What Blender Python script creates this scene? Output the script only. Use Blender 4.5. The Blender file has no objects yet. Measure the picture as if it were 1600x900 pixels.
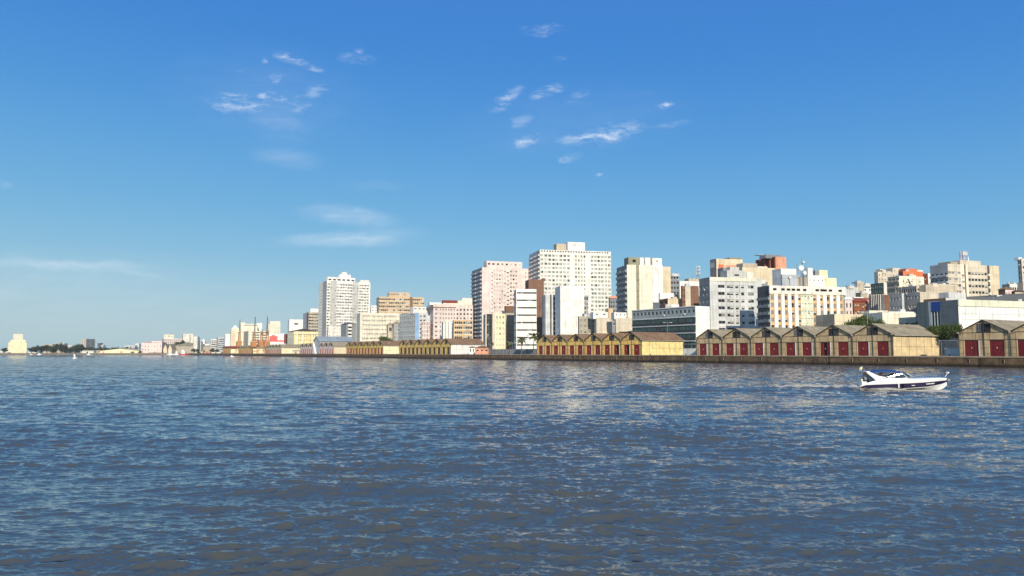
import bpy, math, random
import numpy as np
from mathutils import Vector, Matrix
R = math.radians
scene = bpy.context.scene
C = scene.collection
random.seed(7)

# ------------------------------------------------------------------ camera
CAMH = 3.55
F = 1208.0
PIT = math.atan(101 / F)
cam_d = bpy.data.cameras.new('camera')
cam = bpy.data.objects.new('camera', cam_d)
C.objects.link(cam)
cam_d.sensor_width = 36
cam_d.lens = F / 1600 * 36
cam_d.clip_start = 0.3
cam_d.clip_end = 60000
cam.location = (0, 0, CAMH)
cam.rotation_euler = (math.pi / 2 + PIT, 0, 0)
scene.camera = cam

# ------------------------------------------------------------------ sun, sky, exposure
SUN_EL = R(26)
SV = Vector((0.16, -0.987, 0)).normalized()
SV = Vector((SV.x * math.cos(SUN_EL), SV.y * math.cos(SUN_EL), math.sin(SUN_EL)))
sd = bpy.data.lights.new('sun', 'SUN')
sd.energy = 4.4
sd.angle = R(0.53)
sd.color = (1.0, 0.90, 0.74)
so = bpy.data.objects.new('sun', sd)
C.objects.link(so)
so.rotation_euler = SV.to_track_quat('Z', 'Y').to_euler()
so.location = (40, -120, 90)

vs = scene.view_settings
vs.view_transform = 'Standard'
vs.look = 'None'
vs.gamma = 1
vs.use_curve_mapping = False
vs.exposure = 0.25

world = bpy.data.worlds.new('World')
scene.world = world
world.use_nodes = True
wn = world.node_tree
wn.nodes.clear()


def N(nt, typ, **kw):
    n = nt.nodes.new(typ)
    for k, v in kw.items():
        if k.startswith('i_'):
            key = k[2:]
            key = int(key) if key.isdigit() else key
            n.inputs[key].default_value = v
        else:
            setattr(n, k, v)
    return n


def mth(nt, op, a, b=None, c=None, clamp=False):
    n = nt.nodes.new('ShaderNodeMath')
    n.operation = op
    n.use_clamp = clamp
    for i, v in enumerate((a, b, c)):
        if v is None:
            continue
        if isinstance(v, (int, float)):
            n.inputs[i].default_value = v
        else:
            nt.links.new(v, n.inputs[i])
    return n.outputs[0]


def px_dir(px, py):
    x = (px - 800) / F
    y = (450 - py) / F
    return Vector((x, math.cos(PIT) - y * math.sin(PIT), math.sin(PIT) + y * math.cos(PIT)))


def at(px, py, Y):
    d = px_dir(px, py)
    return Vector((d.x * Y / d.y, Y, CAMH + d.z * Y / d.y))


def build_sky():
    nt = wn
    L = nt.links.new
    sky = N(nt, 'ShaderNodeTexSky', sky_type='NISHITA', sun_disc=False)
    sky.sun_elevation = SUN_EL
    sky.sun_rotation = math.atan2(SV.x, SV.y)
    sky.altitude = 10
    sky.air_density = 1.25
    sky.dust_density = 0.7
    sky.ozone_density = 3.2
    hsv = N(nt, 'ShaderNodeHueSaturation', i_Saturation=1.16, i_Value=1.0)
    L(sky.outputs[0], hsv.inputs['Color'])
    g0 = N(nt, 'ShaderNodeTexCoord')
    g1 = N(nt, 'ShaderNodeSeparateXYZ')
    L(g0.outputs['Generated'], g1.inputs[0])
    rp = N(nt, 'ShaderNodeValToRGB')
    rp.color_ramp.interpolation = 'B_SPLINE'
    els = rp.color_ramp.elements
    stops = [(0.0, (3.5, 5.0, 5.65)), (.045, (3.0, 4.8, 5.8)), (.10, (1.85, 4.15, 6.0)), (.17, (1.15, 3.5, 6.0)), (.28, (.58, 2.58, 6.0)), (.43, (.16, 1.52, 5.35)), (.58, (1.15, 2.7, 5.6)), (1.0, (2.6, 3.9, 5.8))]  # last stops, above the view, paled to brighten the water and sky fill
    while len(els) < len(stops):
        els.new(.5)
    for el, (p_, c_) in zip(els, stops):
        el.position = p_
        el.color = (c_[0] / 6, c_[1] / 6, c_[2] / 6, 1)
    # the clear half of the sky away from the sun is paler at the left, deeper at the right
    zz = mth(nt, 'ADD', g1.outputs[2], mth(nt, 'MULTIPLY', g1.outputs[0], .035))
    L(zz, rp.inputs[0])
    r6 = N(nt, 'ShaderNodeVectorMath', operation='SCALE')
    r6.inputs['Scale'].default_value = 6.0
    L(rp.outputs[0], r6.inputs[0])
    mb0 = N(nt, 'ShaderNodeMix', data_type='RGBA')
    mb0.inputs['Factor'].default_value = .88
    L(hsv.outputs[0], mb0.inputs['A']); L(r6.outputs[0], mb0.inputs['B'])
    tc = N(nt, 'ShaderNodeTexCoord')
    sep = N(nt, 'ShaderNodeSeparateXYZ')
    L(tc.outputs['Generated'], sep.inputs[0])
    X, Y, Z = sep.outputs
    Yc = mth(nt, 'MAXIMUM', Y, 0.02)
    a = mth(nt, 'DIVIDE', X, Yc)
    e = mth(nt, 'DIVIDE', Z, Yc)
    comb = N(nt, 'ShaderNodeCombineXYZ')
    L(a, comb.inputs[0]); L(e, comb.inputs[1])
    P = comb.outputs[0]
    # warp so that no cloud keeps a clean outline
    wz = N(nt, 'ShaderNodeTexNoise', i_Scale=30.0, i_Detail=6.0, i_Roughness=0.6)
    L(P, wz.inputs['Vector'])
    sub = N(nt, 'ShaderNodeVectorMath', operation='SUBTRACT')
    sub.inputs[1].default_value = (0.5, 0.5, 0.5)
    L(wz.outputs['Color'], sub.inputs[0])
    sc = N(nt, 'ShaderNodeVectorMath', operation='MULTIPLY')
    sc.inputs[1].default_value = (0.034, 0.015, 0)
    L(sub.outputs[0], sc.inputs[0])
    add = N(nt, 'ShaderNodeVectorMath', operation='ADD')
    L(P, add.inputs[0]); L(sc.outputs[0], add.inputs[1])
    PW = add.outputs[0]

    def ripples(rot, sx, sy, lo, hi, seed):
        mp = N(nt, 'ShaderNodeMapping')
        mp.inputs['Location'].default_value = (seed, seed * 0.7, 0)
        mp.inputs['Rotation'].default_value = (0, 0, rot)
        mp.inputs['Scale'].default_value = (sx, sy, 1)
        L(PW, mp.inputs[0])
        nz = N(nt, 'ShaderNodeTexNoise', i_Scale=1.0, i_Detail=6.0, i_Roughness=0.62)
        L(mp.outputs[0], nz.inputs['Vector'])
        mr = N(nt, 'ShaderNodeMapRange', interpolation_type='SMOOTHSTEP')
        mr.inputs[1].default_value = lo; mr.inputs[2].default_value = hi
        L(nz.outputs[0], mr.inputs[0])
        return mr.outputs[0]
    wis = ripples(R(-14), 30, 95, 0.43, 0.66, 3.1)
    fine = ripples(R(24), 95, 300, 0.38, 0.66, 1.3)
    soft = ripples(R(3), 14, 70, 0.34, 0.70, 5.2)

    def blob(px, py, rx, ry, rot, amt):
        d = px_dir(px, py)
        c = (d.x / d.y, d.z / d.y)
        mp = N(nt, 'ShaderNodeMapping', vector_type='TEXTURE')
        mp.inputs['Location'].default_value = (c[0], c[1], 0)
        mp.inputs['Rotation'].default_value = (0, 0, R(rot))
        mp.inputs['Scale'].default_value = (rx * 1.3 / F, ry * 1.35 / F, 1)
        L(PW, mp.inputs[0])
        ln = N(nt, 'ShaderNodeVectorMath', operation='LENGTH')
        L(mp.outputs[0], ln.inputs[0])
        mr = N(nt, 'ShaderNodeMapRange', interpolation_type='SMOOTHSTEP')
        mr.inputs[1].default_value = 1.0; mr.inputs[2].default_value = 0.0
        mr.inputs[4].default_value = amt
        L(ln.outputs['Value'], mr.inputs[0])
        return mr.outputs[0]
    crisp = [(375, 162, 62, 17, -4, .8), (425, 153, 34, 10, -8, 1.2), (365, 147, 26, 7, 0, .9), (455, 92, 30, 9, -20, .9), (492, 107, 16, 5, 0, .9),
             (432, 125, 24, 16, -10, .35), (495, 145, 26, 13, 10, .45), (465, 165, 40, 20, -30, .40), (558, 92, 30, 9, -5, .50), (563, 82, 8, 8, 0, .6),
             (415, 95, 10, 6, -30, .6), (378, 110, 20, 7, 0, .3),
             (848, 48, 26, 9, 5, .8), (873, 42, 10, 5, -15, .6), (822, 46, 10, 4, 0, .5), (790, 156, 34, 13, 40, .85), (776, 168, 16, 6, 0, .4), (855, 144, 30, 10, 22, .95),
             (905, 152, 24, 8, 32, .55), (878, 93, 13, 5, 0, .3), (1042, 164, 19, 6, 16, .75), (942, 210, 76, 13, 9, 1.1), (962, 196, 46, 10, 5, .35), (1040, 196, 46, 6, 12, .28),
             (825, 222, 38, 9, 8, .8), (830, 212, 26, 6, 3, .5), (888, 248, 22, 7, 12, .75), (814, 190, 24, 12, 10, .38), (942, 228, 14, 5, 8, .35), (937, 272, 9, 4, 0, .45), (1005, 150, 26, 10, 20, .12)]
    softs = [(432, 185, 70, 42, -20, .22), (448, 246, 62, 18, -8, .25), (548, 338, 78, 17, -7, .62), (540, 374, 92, 12, 0, .85), (480, 378, 70, 8, 0, .2), (590, 290, 60, 8, 0, .12),
             (90, 414, 190, 12, -2, .55), (200, 424, 70, 8, -10, .45), (420, 150, 170, 80, -10, .10), (900, 190, 190, 60, 8, .08), (40, 440, 330, 50, 0, .22), (8, 290, 14, 5, 0, .3), (600, 365, 80, 12, 0, .2), (150, 470, 420, 60, 0, .16)]

    def total(lst):
        t = None
        for b in lst:
            v = blob(*b)
            t = v if t is None else mth(nt, 'MAXIMUM', t, v)
        return t
    k1 = mth(nt, 'MULTIPLY', total(crisp), mth(nt, 'ADD', mth(nt, 'MULTIPLY', wis, 0.95), mth(nt, 'MULTIPLY', fine, 0.35)))
    k2 = mth(nt, 'MULTIPLY', total(softs), mth(nt, 'ADD', mth(nt, 'MULTIPLY', soft, 0.7), 0.45))
    # a few wisps anywhere else in the sky, all round the horizon
    k = mth(nt, 'MAXIMUM', k1, k2)
    k = mth(nt, 'MULTIPLY', k, mth(nt, 'GREATER_THAN', Y, 0.05))
    k = mth(nt, 'MULTIPLY', k, 0.56, clamp=True)
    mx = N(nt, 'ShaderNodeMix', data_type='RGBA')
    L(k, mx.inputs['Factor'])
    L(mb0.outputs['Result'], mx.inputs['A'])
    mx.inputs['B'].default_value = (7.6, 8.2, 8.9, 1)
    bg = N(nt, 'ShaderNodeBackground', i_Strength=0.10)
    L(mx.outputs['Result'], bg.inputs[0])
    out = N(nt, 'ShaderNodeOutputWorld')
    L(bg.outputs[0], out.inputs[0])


build_sky()

# ------------------------------------------------------------------ materials
MATS = {}


def mat(name, col, rough=0.8, var=0.12, streak=0.15, scale=0.25, metal=0, spec=0.3, kind='wall'):
    if name in MATS:
        return MATS[name]
    m = bpy.data.materials.new(name)
    m.use_nodes = True
    nt = m.node_tree
    L = nt.links.new
    b = nt.nodes['Principled BSDF']
    b.inputs['Roughness'].default_value = rough
    b.inputs['Metallic'].default_value = metal
    b.inputs['Specular IOR Level'].default_value = spec
    geo = N(nt, 'ShaderNodeNewGeometry')
    nz = N(nt, 'ShaderNodeTexNoise', i_Scale=scale, i_Detail=5.0, i_Roughness=0.6)
    L(geo.outputs['Position'], nz.inputs['Vector'])
    mp = N(nt, 'ShaderNodeMapping')
    mp.inputs['Scale'].default_value = (1.1, 1.1, 0.07)
    L(geo.outputs['Position'], mp.inputs[0])
    n2 = N(nt, 'ShaderNodeTexNoise', i_Scale=1.0, i_Detail=4.0, i_Roughness=0.65)
    L(mp.outputs[0], n2.inputs['Vector'])
    f1 = N(nt, 'ShaderNodeMapRange')
    f1.inputs[1].default_value = 0.3; f1.inputs[2].default_value = 0.7
    f1.inputs[3].default_value = 1 - var; f1.inputs[4].default_value = 1 + var
    L(nz.outputs[0], f1.inputs[0])
    f2 = N(nt, 'ShaderNodeMapRange')
    f2.inputs[1].default_value = 0.50; f2.inputs[2].default_value = 0.78
    f2.inputs[3].default_value = 1.0; f2.inputs[4].default_value = 1 - streak * 1.6
    L(n2.outputs[0], f2.inputs[0])
    fac = mth(nt, 'MULTIPLY', f1.outputs[0], f2.outputs[0])
    if kind in ('wall', 'plaster') and name.startswith('paint'):      # floor joints and repainted bays
        sp0 = N(nt, 'ShaderNodeSeparateXYZ'); L(geo.outputs['Position'], sp0.inputs[0])
        cb0 = N(nt, 'ShaderNodeCombineXYZ'); L(mth(nt, 'ADD', sp0.outputs[0], mth(nt, 'MULTIPLY', sp0.outputs[1], .6)), cb0.inputs[0]); L(sp0.outputs[2], cb0.inputs[1])
        br0 = N(nt, 'ShaderNodeTexBrick', i_Scale=1.0)
        br0.offset = 0
        br0.inputs['Color1'].default_value = (1.03, 1.03, 1.03, 1); br0.inputs['Color2'].default_value = (.90, .90, .90, 1)
        br0.inputs['Mortar'].default_value = (.74, .74, .74, 1); br0.inputs['Mortar Size'].default_value = .07
        br0.inputs['Brick Width'].default_value = 6.2; br0.inputs['Row Height'].default_value = 3.05
        L(cb0.outputs[0], br0.inputs['Vector'])
        fac = mth(nt, 'MULTIPLY', fac, br0.outputs[0])
    vm = N(nt, 'ShaderNodeVectorMath', operation='SCALE')
    vm.inputs[0].default_value = col[:3]
    L(fac, vm.inputs['Scale'])
    outc = vm.outputs[0]
    if kind == 'roof':     # corrugated sheets with rusty and mossy patches
        n3 = N(nt, 'ShaderNodeTexNoise', i_Scale=0.6, i_Detail=4.0)
        L(geo.outputs['Position'], n3.inputs['Vector'])
        r3 = N(nt, 'ShaderNodeMapRange')
        r3.inputs[1].default_value = 0.52; r3.inputs[2].default_value = 0.72
        L(n3.outputs[0], r3.inputs[0])
        mx = N(nt, 'ShaderNodeMix', data_type='RGBA')
        L(r3.outputs[0], mx.inputs['Factor']); L(outc, mx.inputs['A'])
        mx.inputs['B'].default_value = (col[0] * .62, col[1] * .55, col[2] * .5, 1)
        outc = mx.outputs['Result']
    if kind == 'stone':    # quay: courses of stone, tide line, rust runs
        sp = N(nt, 'ShaderNodeSeparateXYZ'); L(geo.outputs['Position'], sp.inputs[0])
        al = mth(nt, 'ADD', mth(nt, 'MULTIPLY', sp.outputs[0], -0.518), mth(nt, 'MULTIPLY', sp.outputs[1], 0.856))
        cb = N(nt, 'ShaderNodeCombineXYZ'); L(al, cb.inputs[0]); L(sp.outputs[2], cb.inputs[1])
        br = N(nt, 'ShaderNodeTexBrick', i_Scale=1.0)
        br.inputs['Color1'].default_value = (1, 1, 1, 1); br.inputs['Color2'].default_value = (.62, .62, .62, 1)
        br.inputs['Mortar'].default_value = (.5, .48, .45, 1)
        br.inputs['Mortar Size'].default_value = 0.02
        br.inputs['Brick Width'].default_value = 1.6; br.inputs['Row Height'].default_value = 0.55
        L(cb.outputs[0], br.inputs['Vector'])
        mu = N(nt, 'ShaderNodeMix', data_type='RGBA', blend_type='MULTIPLY')
        mu.inputs['Factor'].default_value = 0.7
        L(outc, mu.inputs['A']); L(br.outputs[0], mu.inputs['B'])
        wet = N(nt, 'ShaderNodeMapRange')
        wet.inputs[1].default_value = 0.35; wet.inputs[2].default_value = 1.0
        wet.inputs[3].default_value = 0.22; wet.inputs[4].default_value = 1.0
        zz = mth(nt, 'ADD', sp.outputs[2], mth(nt, 'MULTIPLY', n2.outputs[0], 0.9))
        zz = mth(nt, 'SUBTRACT', zz, 0.45)
        L(zz, wet.inputs[0])
        vs2 = N(nt, 'ShaderNodeVectorMath', operation='SCALE')
        L(mu.outputs['Result'], vs2.inputs[0]); L(wet.outputs[0], vs2.inputs['Scale'])
        outc = vs2.outputs[0]
    L(outc, b.inputs['Base Color'])
    if kind in ('roof', 'rib'):
        wv = N(nt, 'ShaderNodeTexNoise', i_Scale=3.0, i_Detail=3.0)
        L(geo.outputs['Position'], wv.inputs['Vector'])
        bp = N(nt, 'ShaderNodeBump', i_Strength=0.4, i_Distance=0.1)
        L(wv.outputs[0], bp.inputs['Height']); L(bp.outputs[0], b.inputs['Normal'])
    MATS[name] = m
    return m


def glass(name, col, rough=0.12, spec=0.9, var=0.6):
    if name in MATS:
        return MATS[name]
    m = mat(name, col, rough=rough, spec=spec, var=var, streak=0.0, scale=0.45)
    return m


COL = dict(
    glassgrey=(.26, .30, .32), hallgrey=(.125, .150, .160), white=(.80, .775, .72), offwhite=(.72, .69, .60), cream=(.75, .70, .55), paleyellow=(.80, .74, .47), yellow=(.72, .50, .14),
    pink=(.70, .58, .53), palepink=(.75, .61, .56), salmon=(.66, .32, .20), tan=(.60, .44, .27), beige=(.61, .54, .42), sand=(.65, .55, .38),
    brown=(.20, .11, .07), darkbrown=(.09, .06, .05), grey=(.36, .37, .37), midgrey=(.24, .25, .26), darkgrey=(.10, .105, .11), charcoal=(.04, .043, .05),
    coolgrey=(.42, .45, .47), palegrey=(.56, .57, .55), bluegrey=(.25, .30, .34), lightblue=(.55, .64, .70), blue=(.26, .40, .62), oldconcrete=(.40, .36, .28),
    olive=(.26, .25, .17), darkred=(.22, .045, .035), red=(.62, .06, .05), orange=(.68, .18, .07), amber=(.68, .43, .18), teal=(.05, .11, .11), brick=(.30, .11, .05),
    stone=(.50, .43, .32), palegreen=(.66, .68, .52), bluesign=(.02, .06, .25), roofbrown=(.22, .135, .075), roofgrey=(.29, .245, .16), pinkred=(.70, .14, .12),
    salmonpink=(.78, .38, .32), whitecap=(.80, .77, .68), custom=(.78, .66, .34), greystripe=(.50, .50, .46), ochre=(.80, .52, .16), ochrebright=(.70, .58, .26),
    wallbrown=(.55, .405, .225), wallsand=(.61, .48, .27), frame=(.035, .03, .028), framel=(.40, .38, .34))


def W(name):
    rough = .85
    if name in ('wallbrown', 'wallsand', 'ochre', 'ochrebright', 'yellow'):
        return mat('plaster_' + name, COL[name], rough=rough, var=.24, streak=.30, scale=.5)
    return mat('paint_' + name, COL[name], rough=rough, var=.12, streak=.26)


M_GLASS = glass('dark_glass', (.024, .028, .032), rough=.15, spec=.6)
M_GLASSB = glass('blue_glass', (.030, .066, .062), rough=.22, spec=.45)
M_CURT = mat('curtained_pane', (.22, .22, .19), rough=.25, spec=.6, var=.35, streak=0, scale=.8)
M_BLIND = mat('blind_pane', (.47, .45, .40), rough=.45, spec=.4, var=.2, streak=0, scale=.8)
M_FRAME = mat('window_frame', (.42, .41, .38), rough=.5, var=.05, streak=0)
M_BLACK = mat('dark_opening', (.010, .009, .009), rough=.9, var=.1, streak=0)
M_METAL = mat('galvanised_metal', (.35, .36, .37), rough=.45, metal=.6, var=.1, streak=.05)


# ------------------------------------------------------------------ mesh helpers
class MB:
    def __init__(s):
        s.v = []; s.f = []; s.m = []; s.mats = []

    def mi(s, m):
        if m not in s.mats:
            s.mats.append(m)
        return s.mats.index(m)

    def face(s, pts, m):
        i = len(s.v)
        s.v.extend([tuple(p) for p in pts])
        s.f.append(tuple(range(i, i + len(pts))))
        s.m.append(s.mi(m))

    def box(s, x0, x1, y0, y1, z0, z1, m, mt=None):
        k = s.mi(m); kt = s.mi(mt) if mt else k
        i = len(s.v)
        s.v.extend([(x0, y0, z0), (x1, y0, z0), (x1, y1, z0), (x0, y1, z0), (x0, y0, z1), (x1, y0, z1), (x1, y1, z1), (x0, y1, z1)])
        for f, q in (((0, 3, 2, 1), k), ((4, 5, 6, 7), kt), ((0, 1, 5, 4), k), ((1, 2, 6, 5), k), ((2, 3, 7, 6), k), ((3, 0, 4, 7), k)):
            s.f.append(tuple(i + j for j in f)); s.m.append(q)

    def tube(s, a, b, r, m, n=6, r2=None):
        a = Vector(a); b = Vector(b)
        r2 = r if r2 is None else r2
        d = (b - a).normalized()
        u = d.orthogonal().normalized(); w = d.cross(u)
        i = len(s.v); k = s.mi(m)
        for p, rr in ((a, r), (b, r2)):
            for j in range(n):
                t = 2 * math.pi * j / n
                s.v.append(tuple(p + u * rr * math.cos(t) + w * rr * math.sin(t)))
        for j in range(n):
            s.f.append((i + j, i + (j + 1) % n, i + n + (j + 1) % n, i + n + j)); s.m.append(k)
        s.f.append(tuple(i + j for j in reversed(range(n)))); s.m.append(k)
        s.f.append(tuple(i + n + j for j in range(n))); s.m.append(k)

    def prism(s, poly, d, m, mcap=None):
        """poly: list of 3D points (front), d: extrusion vector"""
        d = Vector(d)
        n = len(poly); i = len(s.v); k = s.mi(m); kc = s.mi(mcap) if mcap else k
        s.v.extend([tuple(p) for p in poly]); s.v.extend([tuple(Vector(p) + d) for p in poly])
        s.f.append(tuple(range(i, i + n))); s.m.append(kc)
        s.f.append(tuple(range(i + 2 * n - 1, i + n - 1, -1))); s.m.append(kc)
        for j in range(n):
            s.f.append((i + (j + 1) % n, i + j, i + n + j, i + n + (j + 1) % n)); s.m.append(k)

    def build(s, name, parent=None, loc=None, smooth=False):
        me = bpy.data.meshes.new(name)
        me.from_pydata(s.v, [], s.f)
        for m in s.mats:
            me.materials.append(m)
        me.polygons.foreach_set('material_index', s.m)
        if smooth:
            me.polygons.foreach_set('use_smooth', [True] * len(s.f))
        me.update()
        o = bpy.data.objects.new(name, me)
        C.objects.link(o)
        if parent is not None:
            o.parent = parent
        if loc is not None:
            o.location = loc
        return o


def tag(o, label=None, cat=None, group=None, kind=None):
    if label: o['label'] = label
    if cat: o['category'] = cat
    if group: o['group'] = group
    if kind: o['kind'] = kind
    return o


def empty(name, loc, rz=0, label=None, cat=None, group=None):
    o = bpy.data.objects.new(name, None)
    o.empty_display_size = .5
    C.objects.link(o)
    o.location = loc
    o.rotation_euler = (0, 0, rz)
    return tag(o, label, cat, group)


def copy_tree(o, parent=None):
    c = o.copy()
    C.objects.link(c)
    c.parent = parent
    for ch in o.children:
        copy_tree(ch, c)
    return c


# ------------------------------------------------------------------ land
QH = 2.65
UV = Vector((-0.518, 0.856))      # along the quay, away from the camera
IN = Vector((0.856, 0.518))       # inland
YSH = 1300.0                      # where the shore turns across the far end


def shore_x(y):
    return 121 - 0.605 * (y - 183)


def sst(a, b, x):
    t = min(1, max(0, (x - a) / (b - a)))
    return t * t * (3 - 2 * t)


def terrain(x, y):
    off = x * IN.x + y * IN.y - 198.4
    al = x * UV.x + y * UV.y
    amp = 30 * (1 - sst(300, 430, al)) + 9 * sst(300, 430, al) * (1 - sst(700, 1000, al))
    h = QH + amp * sst(75, 215, off) * (1 - .9 * sst(900, 2500, off)) * (1 - sst(950, 1200, y))
    return h


def build_land():
    ys = [-150, -60] + list(range(0, 900, 20)) + [900, 950, 1000, 1100, 1200, YSH]
    ts = [0, .001, .003, .006, .01, .014, .018, .022, .026, .03, .034, .04, .05, .065, .09, .13, .2, .4, 1]
    v = []; f = []
    for y in ys:
        x0 = shore_x(y) + .35
        for t in ts:
            x = x0 + 9000 * t
            v.append((x, y, terrain(x, y) if y < YSH else QH))
    n = len(ts)
    for i in range(len(ys) - 1):
        for j in range(n - 1):
            a = i * n + j
            f.append((a, a + 1, a + n + 1, a + n))
    k0 = len(v)
    for y in (YSH, 1500, 2500, 6000, 15000, 40000):
        for x in (-60000, -12000, -3000, -555, 2000, 8444, 60000):
            v.append((x, y, QH))
    for i in range(5):
        for j in range(6):
            a = k0 + i * 7 + j
            f.append((a, a + 1, a + 8, a + 7))
    me = bpy.data.meshes.new('ground')
    me.from_pydata(v, [], f)
    m = mat('city_ground', (.16, .15, .125), var=.3, streak=0, scale=.03)
    me.materials.append(m)
    o = bpy.data.objects.new('ground', me)
    C.objects.link(o)
    tag(o, kind='structure')


build_land()


def build_quay():
    stone = mat('quay_stone', (.155, .102, .056), rough=.9, var=.45, streak=.4, scale=.5, kind='stone')
    cap = mat('quay_cap', (.34, .27, .19), rough=.85, var=.2, streak=.2, scale=.6)
    for (ya, yb, lab) in ((-120, 700, 'long dark brown stone quay wall with pale coping running below the brown and yellow warehouses'),
                          (700.4, 1300, 'far dark quay wall below the cranes and distant warehouses')):
        r = empty('quay_wall', (shore_x(ya), ya, 0), label=lab, cat='wall', group='quay walls along the river')
        A = Vector((shore_x(ya), ya)); B_ = Vector((shore_x(yb), yb))
        ln = (B_ - A).length
        r.rotation_euler = (0, 0, math.atan2(B_.y - A.y, B_.x - A.x))
        # local x along quay away, local -y inland
        mb = MB()
        step = 24
        x = 0
        while x < ln:
            x2 = min(x + step - .12, ln)
            mb.box(x, x2, -1.2, .0, -2, QH - .32, stone)
            x += step
        mb.box(0, ln, -1.2, -.25, -2, QH - .33, M_BLACK)
        mb.build('wall', r)
        mb = MB()
        x = 0
        while x < ln:
            x2 = min(x + 6 - .03, ln)
            dz = random.uniform(-.02, .02)
            mb.box(x, x2, -1.3, .14, QH - .32, QH + .02 + dz, cap)
            x += 6
        mb.build('coping', r)
        x = 6.5
        k = 0
        nic = None
        while x < min(ln, 640):
            if nic is None:
                mb = MB()
                mb.box(-.22, .22, .0, .03, -.38, .38, M_BLACK)
                mb.box(-.34, -.22, .0, .09, -.45, .45, cap)
                nic = mb.build('mooring_recess', r, (x, 0, 1.45))
            else:
                c = nic.copy(); C.objects.link(c); c.parent = r; c.location = (x, 0, 1.45)
            x += 8.2
        lad = None
        for x in range(20, int(min(ln, 560)), 43):
            if lad is None:
                mb = MB()
                for s in (-.22, .22): mb.tube((s, .1, .1), (s, .1, QH + .35), .035, M_BLACK, 5)
                for q in range(8): mb.tube((-.22, .1, .3 + .32 * q), (.22, .1, .3 + .32 * q), .025, M_BLACK, 4)
                lad = mb.build('ladder', r, (x + .4, .02, 0))
            else:
                c = lad.copy(); C.objects.link(c); c.parent = r; c.location = (x + .4, .02, 0)
    # far low shore edge
    mb = MB()
    y = YSH
    x = shore_x(YSH)
    edge = mat('shore_stone', (.16, .14, .11), var=.3, streak=.1)
    mb.box(-3000, x + .3, y - .6, y + 1, -2, QH - .8, edge)
    mb.box(-3000, x + .3, y + 1, y + 3, QH - .8, QH + .15, cap)
    o = mb.build('shore_wall')
    tag(o, 'low pale stone embankment along the far shore at the left', 'wall')
    # mooring bollards
    proto = None
    for i, s in enumerate(range(0, 34)):
        yy = 150 + i * 16.3
        xx = shore_x(yy) + .75
        if proto is None:
            mb = MB()
            mb.tube((0, 0, 0), (0, 0, .35), .16, M_BLACK, 8, .13)
            mb.tube((0, 0, .35), (0, 0, .5), .2, M_BLACK, 8, .17)
            proto = mb.build('mooring_bollard')
            o = proto
        else:
            o = proto.copy(); C.objects.link(o)
        o.location = (xx, yy, QH + .01)
        tag(o, 'small black iron mooring bollard on the edge of the quay', 'bollard', 'mooring bollards on the quay')


build_quay()


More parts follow.
